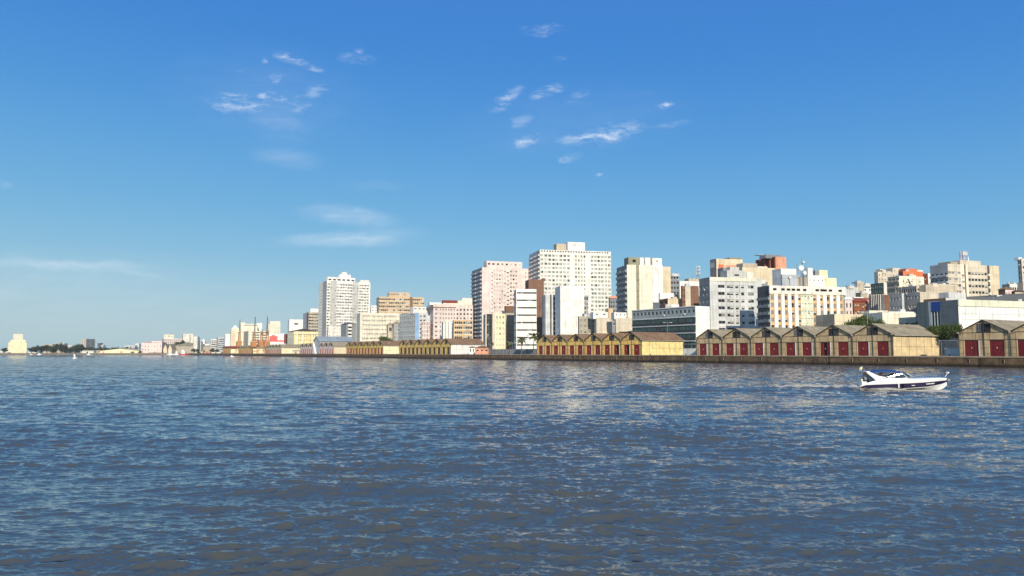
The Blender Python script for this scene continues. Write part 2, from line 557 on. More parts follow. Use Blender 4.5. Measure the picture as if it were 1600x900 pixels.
# ------------------------------------------------------------------ water
def build_water():
    rng = np.random.default_rng(11)
    # polar sheet, fine where the ripples are large in view
    rs = [0.0, 2, 4, 6, 7, 8, 8.6, 9.2]
    r = 9.5
    while r < 1500:
        rs.append(r)
        r += min(max(.018, r * r / 12000), .0036 * r)
    rs += [1500, 1700, 2000, 3000, 5000, 9000, 16000, 30000]
    rs = np.array(rs)
    fine = np.arange(-41, 41.001, .09)
    coarse = np.arange(41 + 2, 319 - 1, 4.0)
    th = np.radians(np.concatenate([fine, coarse]))
    nr, nt_ = len(rs), len(th)
    Rr, T = np.meshgrid(rs, th, indexing='ij')
    X = Rr * np.sin(T); Y = Rr * np.cos(T)
    dr = np.gradient(rs)[:, None] * np.ones_like(T)
    lat = Rr * np.radians(.09)
    lat[:, len(fine) - 2:] = Rr[:, len(fine) - 2:] * .08 + .3
    Z = np.zeros_like(X); DX = np.zeros_like(X); DY = np.zeros_like(X)

    def vnoise(x, y, s, seed):
        q = np.random.default_rng(seed)
        g = np.zeros_like(x)
        for i in range(5):
            a = q.uniform(0, 2 * np.pi); k = 2 * np.pi / s * q.uniform(.6, 1.7)
            g += np.sin(k * (x * np.cos(a) + y * np.sin(a)) + q.uniform(0, 6.28))
        return g / 5 ** .5
    gust = vnoise(X, Y, 38, 5) * .5 + vnoise(X, Y, 13, 6) * .35
    calm = np.exp(-((X - 9) / 20) ** 2 - ((Y - 58) / 11) ** 2) + .6 * np.exp(-((X - 34) / 14) ** 2 - ((Y - 50) / 5) ** 2)
    gust = gust - 1.3 * calm
    # wave trains: (wavelength range, how many, rms slope each, mean direction, spread)
    sets = [((5.5, 8.5), 6, .012, R(250), .3), ((2.4, 4.6), 13, .0125, R(258), .40), ((1.1, 2.3), 22, .0145, R(275), .42),
            ((.5, 1.05), 28, .0185, R(266), .42), ((.22, .48), 36, .0225, R(272), .5), ((.12, .21), 26, .019, R(270), .7)]
    for (l0, l1), n, sl, dm, spd in sets:
        for i in range(n):
            lam = math.exp(rng.uniform(math.log(l0), math.log(l1)))
            a = dm + rng.normal() * spd
            k = 2 * math.pi / lam
            A = sl * math.sqrt(2) / k * rng.uniform(.7, 1.3)
            sp = np.maximum(dr * abs(math.sin(a)), lat * max(abs(math.cos(a)), .3))
            t = np.clip((lam / sp - 1.7) / 1.8, 0, 1)
            t = t * t * (3 - 2 * t)
            if lam < 2.4:
                A = A * (1 + .55 * np.clip(gust, -1.35, 1.4))
            # phase warp breaks up the straight crests
            ph = k * (X * math.cos(a) + Y * math.sin(a)) + rng.uniform(0, 6.28)
            ph = ph + 1.5 * np.sin(X * k / 7 * math.cos(i) + Y * k / 7 * math.sin(i) + i)
            ph = ph - (.6 if lam > .5 else .3) * np.sin(ph) * np.sign(-math.sin(a))
            AA = A * t
            Z += AA * np.sin(ph)
            q = .8
            DX += q * AA * math.cos(a) * np.cos(ph)
            DY += q * AA * math.sin(a) * np.cos(ph)
    # wake of the motor boat: long low humps trailing to the left, and churned water under it
    bx, by = BOAT[0], BOAT[1]
    wk = np.zeros_like(X)
    tail = np.clip((bx - X) / 45, 0, 1)
    act = ((X < bx + 4) & (X > bx - 48)).astype(float)
    for j, (off, amp, wdt) in enumerate(((0, .11, .8), (-2.4, .20, .9), (2.6, .17, .9), (-5.2, .12, .9), (5.6, .1, 1.0))):
        yc = by + 1.0 + (bx - X) * .10 + off * (.35 + 1.1 * tail) + .5 * np.sin(X / 3.1 + j)
        lump = .55 + .45 * np.sin(X / (1.7 + .4 * j) + j * 2.1) * np.sin(X / 5.3 + j)
        wk += 1.5 * amp * act * lump * (1 - .5 * tail) * np.exp(-((Y - yc) / wdt) ** 2)
    Z += wk
    # one bigger hump far behind the boat
    p = at(1004, 611, 74)
    for (cx, cy, sx, sy, am) in ((p.x, p.y, 2.1, 1.0, .52), (p.x - 3.6, p.y + 1.0, 2.2, .7, .16), (p.x + 5, p.y - 1.2, 2.2, .6, .17), (p.x + 9.5, p.y - .6, 2.5, .5, .14)):
        Z += am * np.exp(-((X - cx) / sx) ** 2 - ((Y - cy) / sy) ** 2)
    # foam
    q_ = math.radians(-13)
    dxb = (X - bx) * math.cos(q_) + (Y - by - 1) * math.sin(q_)
    dyb = -(X - bx) * math.sin(q_) + (Y - by - 1) * math.cos(q_)
    foam = 1.3 * np.exp(-(dyb / 1.25) ** 2) * ((dxb < .3) & (dxb > -10)) * np.exp(dxb / 7.0)
    foam += .95 * np.exp(-((dyb + 1.7) / .8) ** 2) * ((dxb > -.5) & (dxb < 8.1)) * np.clip((dxb + 2) / 5, .25, 1)
    foam += 1.0 * np.exp(-((dyb + 1.2) / .6) ** 2 - ((dxb - 6.9) / 1.3) ** 2)
    foam += .72 * ((dxb < -1) & (dxb > -30)) * np.exp(-((dyb - .7 * np.sin(X / 3.1)) / .9) ** 2) * np.exp(dxb / 11)
    Z += .30 * np.clip(foam, 0, 1.1) * (.6 + .4 * np.sin(X * 5.1 + np.sin(Y * 3) * 2) * np.sin(Y * 4.3 + X)) * (dxb < 1.0) + .10 * np.clip(foam, 0, 1) * (dxb >= 1.0)
    X2 = X + DX; Y2 = Y + DY
    X2[0, :] = 0; Y2[0, :] = 0; Z[0, :] = 0
    co = np.stack([X2, Y2, Z], -1).reshape(-1, 3).astype(np.float32)
    idx = np.arange(nr * nt_).reshape(nr, nt_)
    a = idx[:-1, :]; b = idx[1:, :]
    a2 = np.roll(a, -1, 1); b2 = np.roll(b, -1, 1)
    quads = np.stack([a, b, b2, a2], -1).reshape(-1, 4)[:, ::-1]
    me = bpy.data.meshes.new('water')
    nq = len(quads)
    me.vertices.add(len(co)); me.vertices.foreach_set('co', co.ravel())
    me.loops.add(nq * 4); me.loops.foreach_set('vertex_index', quads.ravel().astype(np.int32))
    me.polygons.add(nq)
    me.polygons.foreach_set('loop_start', np.arange(0, nq * 4, 4, dtype=np.int32))
    me.polygons.foreach_set('loop_total', np.full(nq, 4, dtype=np.int32))
    me.polygons.foreach_set('use_smooth', np.ones(nq, dtype=bool))
    at_ = me.attributes.new('foam', 'FLOAT', 'POINT')
    at_.data.foreach_set('value', foam.ravel().astype(np.float32))
    ac = me.attributes.new('calm', 'FLOAT', 'POINT')
    ac.data.foreach_set('value', calm.ravel().astype(np.float32))
    me.update(calc_edges=True)
    me.validate()
    o = bpy.data.objects.new('water', me)
    C.objects.link(o)
    tag(o, kind='structure')
    m = bpy.data.materials.new('river_water')
    m.use_nodes = True
    nt = m.node_tree; L = nt.links.new
    b = nt.nodes['Principled BSDF']
    b.inputs['Base Color'].default_value = (.044, .042, .036, 1)
    b.inputs['Roughness'].default_value = .02
    b.inputs['IOR'].default_value = 2.1
    b.inputs['Specular IOR Level'].default_value = .5
    b.inputs['Specular Tint'].default_value = (1.0, .87, .70, 1)      # warm tint for silty water, put in to grey the blue reflections
    geo = N(nt, 'ShaderNodeNewGeometry')
    cd = N(nt, 'ShaderNodeVectorMath', operation='LENGTH')
    L(geo.outputs['Position'], cd.inputs[0])
    dist = cd.outputs['Value']

    def nz(scale, det, sx=1., sy=1., rot=0):
        mp = N(nt, 'ShaderNodeMapping')
        mp.inputs['Scale'].default_value = (sx, sy, 1)
        mp.inputs['Rotation'].default_value = (0, 0, rot)
        L(geo.outputs['Position'], mp.inputs[0])
        n = N(nt, 'ShaderNodeTexNoise', i_Scale=scale, i_Detail=det, i_Roughness=.6)
        L(mp.outputs[0], n.inputs['Vector'])
        return n.outputs[0]
    big = nz(.030, 3, .5, 1.4)
    gm = N(nt, 'ShaderNodeMapRange')
    gm.inputs[1].default_value = .35; gm.inputs[2].default_value = .65
    gm.inputs[3].default_value = .45; gm.inputs[4].default_value = 1.15
    L(big, gm.inputs[0])
    ca = N(nt, 'ShaderNodeAttribute', attribute_name='calm')
    gmo = mth(nt, 'MULTIPLY', gm.outputs[0], mth(nt, 'SUBTRACT', 1.0, mth(nt, 'MULTIPLY', ca.outputs['Fac'], .6)))
    h1 = nz(5.5, 4, .7, 1.2, R(12))
    h2 = nz(.9, 5, .6, 1.3, R(-8))
    b1 = N(nt, 'ShaderNodeBump', i_Distance=.06)
    L(mth(nt, 'MULTIPLY', gmo, .3), b1.inputs['Strength'])
    L(h1, b1.inputs['Height'])
    # waves too small for the mesh far out
    far = N(nt, 'ShaderNodeMapRange')
    far.inputs[1].default_value = 35; far.inputs[2].default_value = 220
    far.inputs[3].default_value = 0; far.inputs[4].default_value = .85
    L(dist, far.inputs[0])
    b2 = N(nt, 'ShaderNodeBump', i_Distance=1.3)
    L(mth(nt, 'MULTIPLY', far.outputs[0], gmo), b2.inputs['Strength'])
    L(h2, b2.inputs['Height']); L(b1.outputs[0], b2.inputs['Normal'])
    # chop finer than a pixel far out: tilt the normal by a vector noise so that it averages as real waves do
    def slope(sc, sx, sy, amt, seed):
        mp = N(nt, 'ShaderNodeMapping')
        mp.inputs['Scale'].default_value = (sx, sy, 1)
        mp.inputs['Location'].default_value = (seed, seed * 2.3, 0)
        L(geo.outputs['Position'], mp.inputs[0])
        n = N(nt, 'ShaderNodeTexNoise', i_Scale=sc, i_Detail=3.0, i_Roughness=.7)
        L(mp.outputs[0], n.inputs['Vector'])
        s_ = N(nt, 'ShaderNodeVectorMath', operation='SUBTRACT'); s_.inputs[1].default_value = (.5, .5, .5)
        L(n.outputs['Color'], s_.inputs[0])
        m_ = N(nt, 'ShaderNodeVectorMath', operation='MULTIPLY'); m_.inputs[1].default_value = (amt * .7, amt, 0)
        L(s_.outputs[0], m_.inputs[0])
        return m_.outputs[0]
    f2 = N(nt, 'ShaderNodeMapRange', interpolation_type='SMOOTHSTEP')
    f2.inputs[1].default_value = 12; f2.inputs[2].default_value = 110
    f2.inputs[3].default_value = .12; f2.inputs[4].default_value = .9
    L(dist, f2.inputs[0])
    sa = N(nt, 'ShaderNodeVectorMath', operation='ADD')
    L(slope(2.0, .55, 1.3, 2.6, 0), sa.inputs[0]); L(slope(.4, .45, 1.6, 1.0, 7), sa.inputs[1])
    sa2 = N(nt, 'ShaderNodeVectorMath', operation='ADD')
    L(sa.outputs[0], sa2.inputs[0]); L(slope(1.0, .85, 1.3, 1.5, 13), sa2.inputs[1])
    sb_ = N(nt, 'ShaderNodeVectorMath', operation='SCALE')
    L(sa2.outputs[0], sb_.inputs[0]); L(mth(nt, 'MULTIPLY', f2.outputs[0], gmo), sb_.inputs['Scale'])
    sn = N(nt, 'ShaderNodeVectorMath', operation='ADD')
    sn0 = N(nt, 'ShaderNodeVectorMath', operation='ADD')
    L(b2.outputs[0], sn0.inputs[0]); L(slope(7.0, .4, 1.5, .95, 3), sn0.inputs[1])
    L(sn0.outputs[0], sn.inputs[0]); L(sb_.outputs[0], sn.inputs[1])
    nn = N(nt, 'ShaderNodeVectorMath', operation='NORMALIZE'); L(sn.outputs[0], nn.inputs[0])
    L(nn.outputs[0], b.inputs['Normal'])
    at2 = N(nt, 'ShaderNodeAttribute', attribute_name='foam')
    fn = nz(2.6, 6, .5, 1.3)
    ff = mth(nt, 'SUBTRACT', mth(nt, 'ADD', at2.outputs['Fac'], fn), .98)
    ff = mth(nt, 'MULTIPLY', ff, 3.6, clamp=True)
    ff = mth(nt, 'MULTIPLY', ff, mth(nt, 'GREATER_THAN', at2.outputs['Fac'], .12))
    fd = N(nt, 'ShaderNodeBsdfDiffuse')
    fd.inputs['Color'].default_value = (.44, .42, .37, 1)
    ms = N(nt, 'ShaderNodeMixShader')
    L(ff, ms.inputs[0]); L(b.outputs[0], ms.inputs[1]); L(fd.outputs[0], ms.inputs[2])
    L(ms.outputs[0], nt.nodes['Material Output'].inputs[0])
    me.materials.append(m)
    # river bed
    mb = MB()
    mb.face([(-30000, -30000, -3), (30000, -30000, -3), (30000, 30000, -3), (-30000, 30000, -3)], mat('river_silt', (.1, .08, .05), var=.2, streak=0))
    tag(mb.build('river_bed'), kind='structure')


_p = at(1338, 609, 1)
BOAT = (0, 0)
_Y = CAMH / -(px_dir(1400, 609.5).z / px_dir(1400, 609.5).y)
BOAT = (at(1338, 609, _Y).x, _Y)
build_water()


# ------------------------------------------------------------------ buildings
WCACHE = {}
GL = {'dark': [(M_GLASS, 8), (M_CURT, 2)], 'mix': [(M_GLASS, 5), (M_CURT, 4), (M_BLIND, 2)], 'light': [(M_GLASS, 2), (M_CURT, 4), (M_BLIND, 4)],
      'blue': [(M_GLASSB, 9), (M_CURT, 1)], 'open': [(M_BLACK, 1)], 'green': [(mat('greenish_pane', (.33, .37, .30), rough=.3, spec=.5, var=.3, streak=0, scale=.7), 6), (M_CURT, 3), (M_BLIND, 2), (M_GLASS, 1)], 'pale': [(M_CURT, 3), (M_BLIND, 5)]}


def pick(kind):
    l = GL[kind]
    return random.choices([a for a, _ in l], [b for _, b in l])[0]


def win_add(mb, w, h, kind, fr, ox=0., oz=0., rnd=None):
    """glazing with its frame, in the x-z plane facing -y"""
    n = max(1, int(round(w / 1.35)))
    t = min(.09, w * .05)
    if fr is not None:
        mb.box(ox, ox + w, -.05, .03, oz, oz + t, fr)
        mb.box(ox, ox + w, -.05, .03, oz + h - t, oz + h, fr)
        for i in range(n + 1):
            x = ox + (w - t) * i / n
            mb.box(x, x + t, -.048, .028, oz + t, oz + h - t, fr)
    for i in range(n):
        a = ox + w * i / n; b = ox + w * (i + 1) / n
        g = pick(kind)
        if g is M_GLASS and random.random() < .3 and h > 1:
            s = oz + h * random.choice((.5, .65))
            mb.face([(a, 0, oz), (b, 0, oz), (b, 0, s), (a, 0, s)], g)
            mb.face([(a, 0, s), (b, 0, s), (b, 0, oz + h), (a, 0, oz + h)], M_BLIND)
        else:
            mb.face([(a, 0, oz), (b, 0, oz), (b, 0, oz + h), (a, 0, oz + h)], g)


def win_mesh(w, h, kind, fr):
    key = (round(w, 1), round(h, 1), kind, fr.name if fr else '', random.randrange(4))
    if key not in WCACHE:
        mb = MB()
        win_add(mb, w, h, kind, fr)
        me = bpy.data.meshes.new('window')
        me.from_pydata(mb.v, [], mb.f)
        for m in mb.mats: me.materials.append(m)
        me.polygons.foreach_set('material_index', mb.m)
        me.update()
        WCACHE[key] = (me, w, h)
    return WCACHE[key][0]


BCACHE = {}


def bal_mesh(w, dp, h, wallm):
    key = (round(w, 1), dp, h, wallm.name)
    if key not in BCACHE:
        mb = MB()
        mb.box(-w / 2, w / 2, -dp, -.01, -.16, 0, wallm)
        mb.box(-w / 2, w / 2, -dp, -dp + .1, 0, h, wallm)
        for s in (-1, 1):
            mb.box(min(s * w / 2, s * (w / 2 - .1)), max(s * w / 2, s * (w / 2 - .1)), -dp + .1, -.01, 0, h, wallm)
        me = bpy.data.meshes.new('balcony')
        me.from_pydata(mb.v, [], mb.f)
        for m in mb.mats: me.materials.append(m)
        me.update()
        BCACHE[key] = me
    return BCACHE[key]


def G(c, ww=.55, wh=1.5, fh=3.1, top=1.4, v='mix', sill=0, bal=0, band=None, inset=.22, fr=M_FRAME, bandh=.35, bandd=.25, sm=0., rows=99, bm=None):
    return dict(c=c, ww=ww, wh=wh, fh=fh, top=top, v=v, bal=bal, band=band, inset=inset, fr=fr, bandh=bandh, bandd=bandd, sm=sm, rows=rows, bm=bm)


def ac_mesh():
    if 'ac' not in BCACHE:
        mb = MB(); m = W('offwhite')
        mb.box(-.42, .42, -.38, 0, 0, .62, m); mb.box(-.3, .15, -.39, -.381, .1, .52, M_METAL)
        me = bpy.data.meshes.new('air_conditioner'); me.from_pydata(mb.v, [], mb.f)
        for q in mb.mats: me.materials.append(q)
        me.polygons.foreach_set('material_index', mb.m); me.update(); BCACHE['ac'] = me
    return BCACHE['ac']


class Bld:
    pass


def face_frame(b, f):
    w, d = b.w, b.d
    return {'F': (Vector((0, 0, 0)), Vector((1, 0, 0)), Vector((0, -1, 0)), w, 0), 'L': (Vector((0, d, 0)), Vector((0, -1, 0)), Vector((-1, 0, 0)), d, -math.pi / 2),
            'R': (Vector((w, 0, 0)), Vector((0, 1, 0)), Vector((1, 0, 0)), d, math.pi / 2), 'B': (Vector((w, d, 0)), Vector((-1, 0, 0)), Vector((0, 1, 0)), w, math.pi)}[f]


def facade(mb, wins, bals, O, D, Nn, width, z0, z1, zones, ang, zvis):
    u = 0.
    tot = sum(z[0] for z in zones)
    for zone in zones:
        fr_, wname, g = zone[:3]
        proud = zone[3] if len(zone) > 3 else 0
        zw = width * fr_ / tot
        wm = W(wname)
        if proud:
            mbx = [O + D * u, O + D * (u + zw)]
            a, b_ = mbx
            n = Nn * proud
            pts = [a, a + n, b_ + n, b_]
            lo = [(p.x, p.y, z0) for p in pts]; hi = [(p.x, p.y, z1 + .02) for p in pts]
            i = len(mb.v); k = mb.mi(wm)
            mb.v.extend(lo + hi)
            for f in ((0, 4, 5, 1), (1, 5, 6, 2), (2, 6, 7, 3), (4, 7, 6, 5)):
                mb.f.append(tuple(i + j for j in f)); mb.m.append(k)
            u += zw
            continue
        us = {0., zw}; zs = {z0, z1}
        rects = []
        if g:
            inner = zw * (1 - 2 * g['sm'])
            bay = inner / g['c']
            ww = bay * g['ww']
            zt = z1 - g['top']
            r = 0
            while zt - g['wh'] > max(z0 + .8, zvis) and r < g['rows']:
                zb = zt - g['wh']
                if g['band']:
                    bm_ = W(g['band'])
                    za = zb - g['bandh'] - .02
                    p0 = O + D * (u + .02); p1 = O + D * (u + zw - .02)
                    n = Nn * g['bandd']
                    ins = Nn * -.02
                    i = len(mb.v); k = mb.mi(bm_)
                    pts = [p0 + ins, p0 + n, p1 + n, p1 + ins]
                    mb.v.extend([(p.x, p.y, za) for p in pts] + [(p.x, p.y, za + g['bandh']) for p in pts])
                    for f in ((0, 4, 5, 1), (1, 5, 6, 2), (2, 6, 7, 3), (4, 7, 6, 5), (0, 1, 2, 3)):
                        mb.f.append(tuple(i + j for j in f)); mb.m.append(k)
                for c in range(g['c']):
                    a = zw * g['sm'] + bay * c + (bay - ww) / 2
                    rects.append((a, a + ww, zb, zt))
                    us.add(a); us.add(a + ww)
                    zs.add(zb); zs.add(zt)
                    P = O + D * (u + a) - Nn * g['inset']
                    wins.append((P.x, P.y, zb, ww, g['wh'], ang, g['v'], g['fr']))
                    if g['bal']:
                        Q = O + D * (u + a + ww / 2)
                        bals.append((Q.x, Q.y, zb - .05, bay * .86, g['bal'], ang, W(g['bm'] or wname)))
                zt -= g['fh']; r += 1
        us = sorted(us); zs = sorted(zs)
        rs = set((round(a, 4), round(b, 4)) for a, _, b, _ in rects)
        k = mb.mi(wm)
        # index grid
        base = len(mb.v)
        for z in zs:
            for uu in us:
                p = O + D * (u + uu)
                mb.v.append((p.x, p.y, z))
        nu = len(us)
        for j in range(len(zs) - 1):
            for i in range(nu - 1):
                if (round(us[i], 4), round(zs[j], 4)) in rs:
                    continue
                a = base + j * nu + i
                mb.f.append((a, a + 1, a + nu + 1, a + nu)); mb.m.append(k)
        for (a, b, c_, d_) in rects:
            p0 = O + D * (u + a); p1 = O + D * (u + b)
            ins = g['inset'] + .02
            q0 = p0 - Nn * ins; q1 = p1 - Nn * ins
            i = len(mb.v)
            mb.v.extend([(p0.x, p0.y, c_), (p1.x, p1.y, c_), (p1.x, p1.y, d_), (p0.x, p0.y, d_), (q0.x, q0.y, c_), (q1.x, q1.y, c_), (q1.x, q1.y, d_), (q0.x, q0.y, d_)])
            for f in ((0, 1, 5, 4), (1, 2, 6, 5), (2, 3, 7, 6), (3, 0, 4, 7)):
                mb.f.append(tuple(i + j for j in f)); mb.m.append(k)
        u += zw


def put_windows(root, wins, cap=100):
    parts = wins[:cap]
    rest = wins[cap:]
    for (x, y, z, w, h, ang, v, fr) in parts:
        me = win_mesh(w, h, v, fr)
        rw, rh = round(w, 1), round(h, 1)
        o = bpy.data.objects.new('window', me)
        C.objects.link(o)
        o.parent = root
        o.location = (x, y, z)
        o.rotation_euler = (0, 0, ang)
        b = me.vertices
        k = [q for q in WCACHE.values() if q[0] is me][0]
        o.scale = (w / k[1], 1, h / k[2])
    if rest:
        mb = MB()
        for (x, y, z, w, h, ang, v, fr) in rest:
            i0 = len(mb.v)
            win_add(mb, w, h, v, fr)
            ca, sa = math.cos(ang), math.sin(ang)
            for i in range(i0, len(mb.v)):
                px, py, pz = mb.v[i]
                mb.v[i] = (x + px * ca - py * sa, y + px * sa + py * ca, z + pz)
        tag(mb.build('window', root), kind='stuff')


def put_bals(root, bals, cap=100):
    for (x, y, z, w, dp, ang, m) in bals[:cap]:
        me = bal_mesh(w, dp, 1.0, m)
        o = bpy.data.objects.new('balcony', me)
        C.objects.link(o); o.parent = root
        o.location = (x, y, z); o.rotation_euler = (0, 0, ang)


ALLB = []


def B(label, xL, xC, xR, yT, Z, th=12, wall='white', F=None, L=None, Rz=None, d=None, yb=546, name='apartment_building', cat=None, par=.9, roof='roofgrey', clutter=2, hip=None, group=None):
    b = Bld()
    b.Z = Z; t = R(th)
    f = Vector((math.cos(t), math.sin(t))); bk = Vector((-math.sin(t), math.cos(t)))
    ym = (yT + min(yb, 540)) / 2
    def kk(px):
        d_ = px_dir(px, ym)
        return d_.x / d_.y
    Cx, Cy = kk(xC) * Z, Z
    dmax = 90 if th >= 30 else 34 if Z < 900 else 45
    while xL is not None and d is None:
        kL = kk(xL)
        den = bk.x - kL * bk.y
        if den < -.01 and (kL * Cy - Cx) / den < dmax:
            break
        t += R(1.5)
        f = Vector((math.cos(t), math.sin(t))); bk = Vector((-math.sin(t), math.cos(t)))
        if t > R(42):
            d = 14
    b.C = Vector((Cx, Cy)); b.f = f; b.bk = bk
    kR = kk(xR)
    b.w = (kR * Cy - Cx) / (f.x - kR * f.y)
    if xL is not None and d is None:
        kL = kk(xL)
        b.d = (kL * Cy - Cx) / (bk.x - kL * bk.y)
    else:
        b.d = d or 14
    b.zt = at(xC, yT, Cy).z
    cs = [b.C, b.C + f * b.w, b.C + bk * b.d, b.C + f * b.w + bk * b.d]
    b.zb = min(terrain(p.x, p.y) for p in cs) - .6
    r = empty(name, (Cx, Cy, b.zb), t, label, cat or name.replace('_', ' '), group)
    b.root = r
    H = b.zt - b.zb
    b.H = H
    zvis = max(1.0, at(xC, yb, Cy).z - 3.5 - b.zb)
    mb = MB(); wins = []; bals = []
    zones = {'F': F or [(1, wall, None)], 'L': L or [(1, wall, None)], 'R': Rz or [(1, wall, None)], 'B': [(1, wall, None)]}
    if zones['L'] == 'F': zones['L'] = F
    for k in 'FLRB':
        O, D, Nn, wd, ang = face_frame(b, k)
        facade(mb, wins, bals, O, D, Nn, wd, 0., H, zones[k], ang, zvis)
    # parapet and flat roof
    w, dd = b.w, b.d
    i = .25; wm = W(wall)
    a_ = [(0, 0), (w, 0), (w, dd), (0, dd)]; b_ = [(i, i), (w - i, i), (w - i, dd - i), (i, dd - i)]
    for q in range(4):
        p, n = a_[q], a_[(q + 1) % 4]; ip, inn = b_[q], b_[(q + 1) % 4]
        mb.face([(p[0], p[1], H), (n[0], n[1], H), (inn[0], inn[1], H), (ip[0], ip[1], H)], wm)
        mb.face([(ip[0], ip[1], H), (inn[0], inn[1], H), (inn[0], inn[1], H - par), (ip[0], ip[1], H - par)], wm)
    mb.build('wall', r)
    mb = MB()
    rm = W(roof)
    if hip:
        e = .5
        zr = H + hip
        q = min(w, dd) / 2
        A, B_, Cc, D_ = (-e, -e, H + .02), (w + e, -e, H + .02), (w + e, dd + e, H + .02), (-e, dd + e, H + .02)
        if w > dd:
            m1, m2 = (q, dd / 2, zr), (w - q, dd / 2, zr)
            fs = [(A, B_, m2, m1), (B_, Cc, m2), (Cc, D_, m1, m2), (D_, A, m1)]
        else:
            m1, m2 = (w / 2, q, zr), (w / 2, dd - q, zr)
            fs = [(A, B_, m1), (B_, Cc, m2, m1), (Cc, D_, m2), (D_, A, m1, m2)]
        for s in fs: mb.face(s, rm)
        mb.face([D_, Cc, B_, A], rm)
    else:
        mb.face([(i, i, H - par + .01), (w - i, i, H - par + .01), (w - i, dd - i, H - par + .01), (i, dd - i, H - par + .01)], rm)
    mb.build('roof', r)
    put_windows(r, wins); put_bals(r, bals)
    if Z < 620 and len(wins) > 8:
        for (x, y, z, ww_, hh_, ang_, v_, fr_) in random.sample(wins, min(len(wins) // 6, 9)):
            o = bpy.data.objects.new('air_conditioner', ac_mesh()); C.objects.link(o); o.parent = r
            o.rotation_euler = (0, 0, ang_); o.location = (x + math.cos(ang_) * ww_ * .5 + math.sin(ang_) * .24, y + math.sin(ang_) * ww_ * .5 - math.cos(ang_) * .24, z - .75)
    if clutter and not hip:
        for _ in range(clutter + (2 if Z < 620 else 0)):
            k = random.random()
            x = random.uniform(.15, .85) * w; y = random.uniform(.1, .6) * dd
            zt = H - par
            if k < .4:
                s = random.uniform(.8, 1.8)
                mb = MB(); mb.box(-s, s, -s * .7, s * .7, 0, random.uniform(1.4, 2.4), W(random.choice(['offwhite', 'palegrey', 'beige'])))
                mb.build('rooftop_housing', r, (x, y, zt))
            elif k < .65:
                mb = MB(); mb.tube((0, 0, .3), (0, 0, 1.9), .8, W(random.choice(['palegrey', 'bluegrey'])), 10, .75)
                mb.tube((0, 0, 0), (0, 0, .3), .5, M_METAL, 6)
                mb.build('water_tank', r, (x, y, zt))
            else:
                h = random.uniform(3, 5.5)
                mb = MB(); mb.tube((0, 0, 0), (0, 0, h), .07, M_METAL, 5, .035)
                for q in range(3):
                    mb.tube((-.5 + .1 * q, 0, h * (.7 + .1 * q)), (.5 - .1 * q, 0, h * (.7 + .1 * q)), .03, M_METAL, 4)
                mb.build('antenna', r, (x, y, zt))
    ALLB.append(b)
    return b


def u_at(b, px, py, back):
    d_ = px_dir(px, py); k = d_.x / d_.y
    O = b.C + b.bk * back
    u = (k * O.y - O.x) / (b.f.x - k * b.f.y)
    P = O + b.f * u
    return u, P.y


def pent(b, xa, xb, yt, back=2., dep=5., wall='white', g=None, name='rooftop_block', yb=None, par=.3):
    """a block standing on the roof, spanning pixels xa..xb and reaching row yt"""
    ua, Ya = u_at(b, xa, yt, back); ub, _ = u_at(b, xb, yt, back)
    zt = at(xa, yt, Ya).z - b.zb
    z0 = (at(xa, yb, Ya).z - b.zb) if yb else b.H - .6
    mb = MB(); wins = []; bals = []
    wm = W(wall)
    O = Vector((ua, back, 0)); w = ub - ua
    facade(mb, wins, bals, O, Vector((1, 0, 0)), Vector((0, -1, 0)), w, z0, zt, [(1, wall, g)] if not isinstance(g, list) else g, 0, z0)
    mb.face([(ua, back + dep, z0), (ua, back, z0), (ua, back, zt), (ua, back + dep, zt)], wm)
    mb.face([(ub, back, z0), (ub, back + dep, z0), (ub, back + dep, zt), (ub, back, zt)], wm)
    mb.face([(ub, back + dep, z0), (ua, back + dep, z0), (ua, back + dep, zt), (ub, back + dep, zt)], wm)
    mb.face([(ua, back, zt), (ub, back, zt), (ub, back + dep, zt), (ua, back + dep, zt)], wm)
    o = mb.build(name, b.root)
    if wins:
        put_windows(o if False else b.root, wins, 20)
    return o


def patch(b, xa, xb, ya, yb, m, face='F', out=.03, name='panel', th=.05):
    """thin panel fixed on the front wall"""
    ua, Ya = u_at(b, xa, (ya + yb) / 2, 0); ub, Yb = u_at(b, xb, (ya + yb) / 2, 0)
    z1 = at(xa, ya, Ya).z - b.zb; z0 = at(xa, yb, Ya).z - b.zb
    mb = MB()
    mb.box(ua, ub, -out - th, -out, z0, z1, m)
    return mb.build(name, b.root)


# ------------------------------------------------------------------ warehouses
WH_W = 12.66
WH_D = 22.0
EAVE, PEAK = 5.95, 9.05


def Zq(px, off=0.):
    """distance at which the line parallel to the quay (inland by off) crosses a pixel column"""
    k = (px - 800) / F
    return (198.4 + off) / (.856 * k + .518)


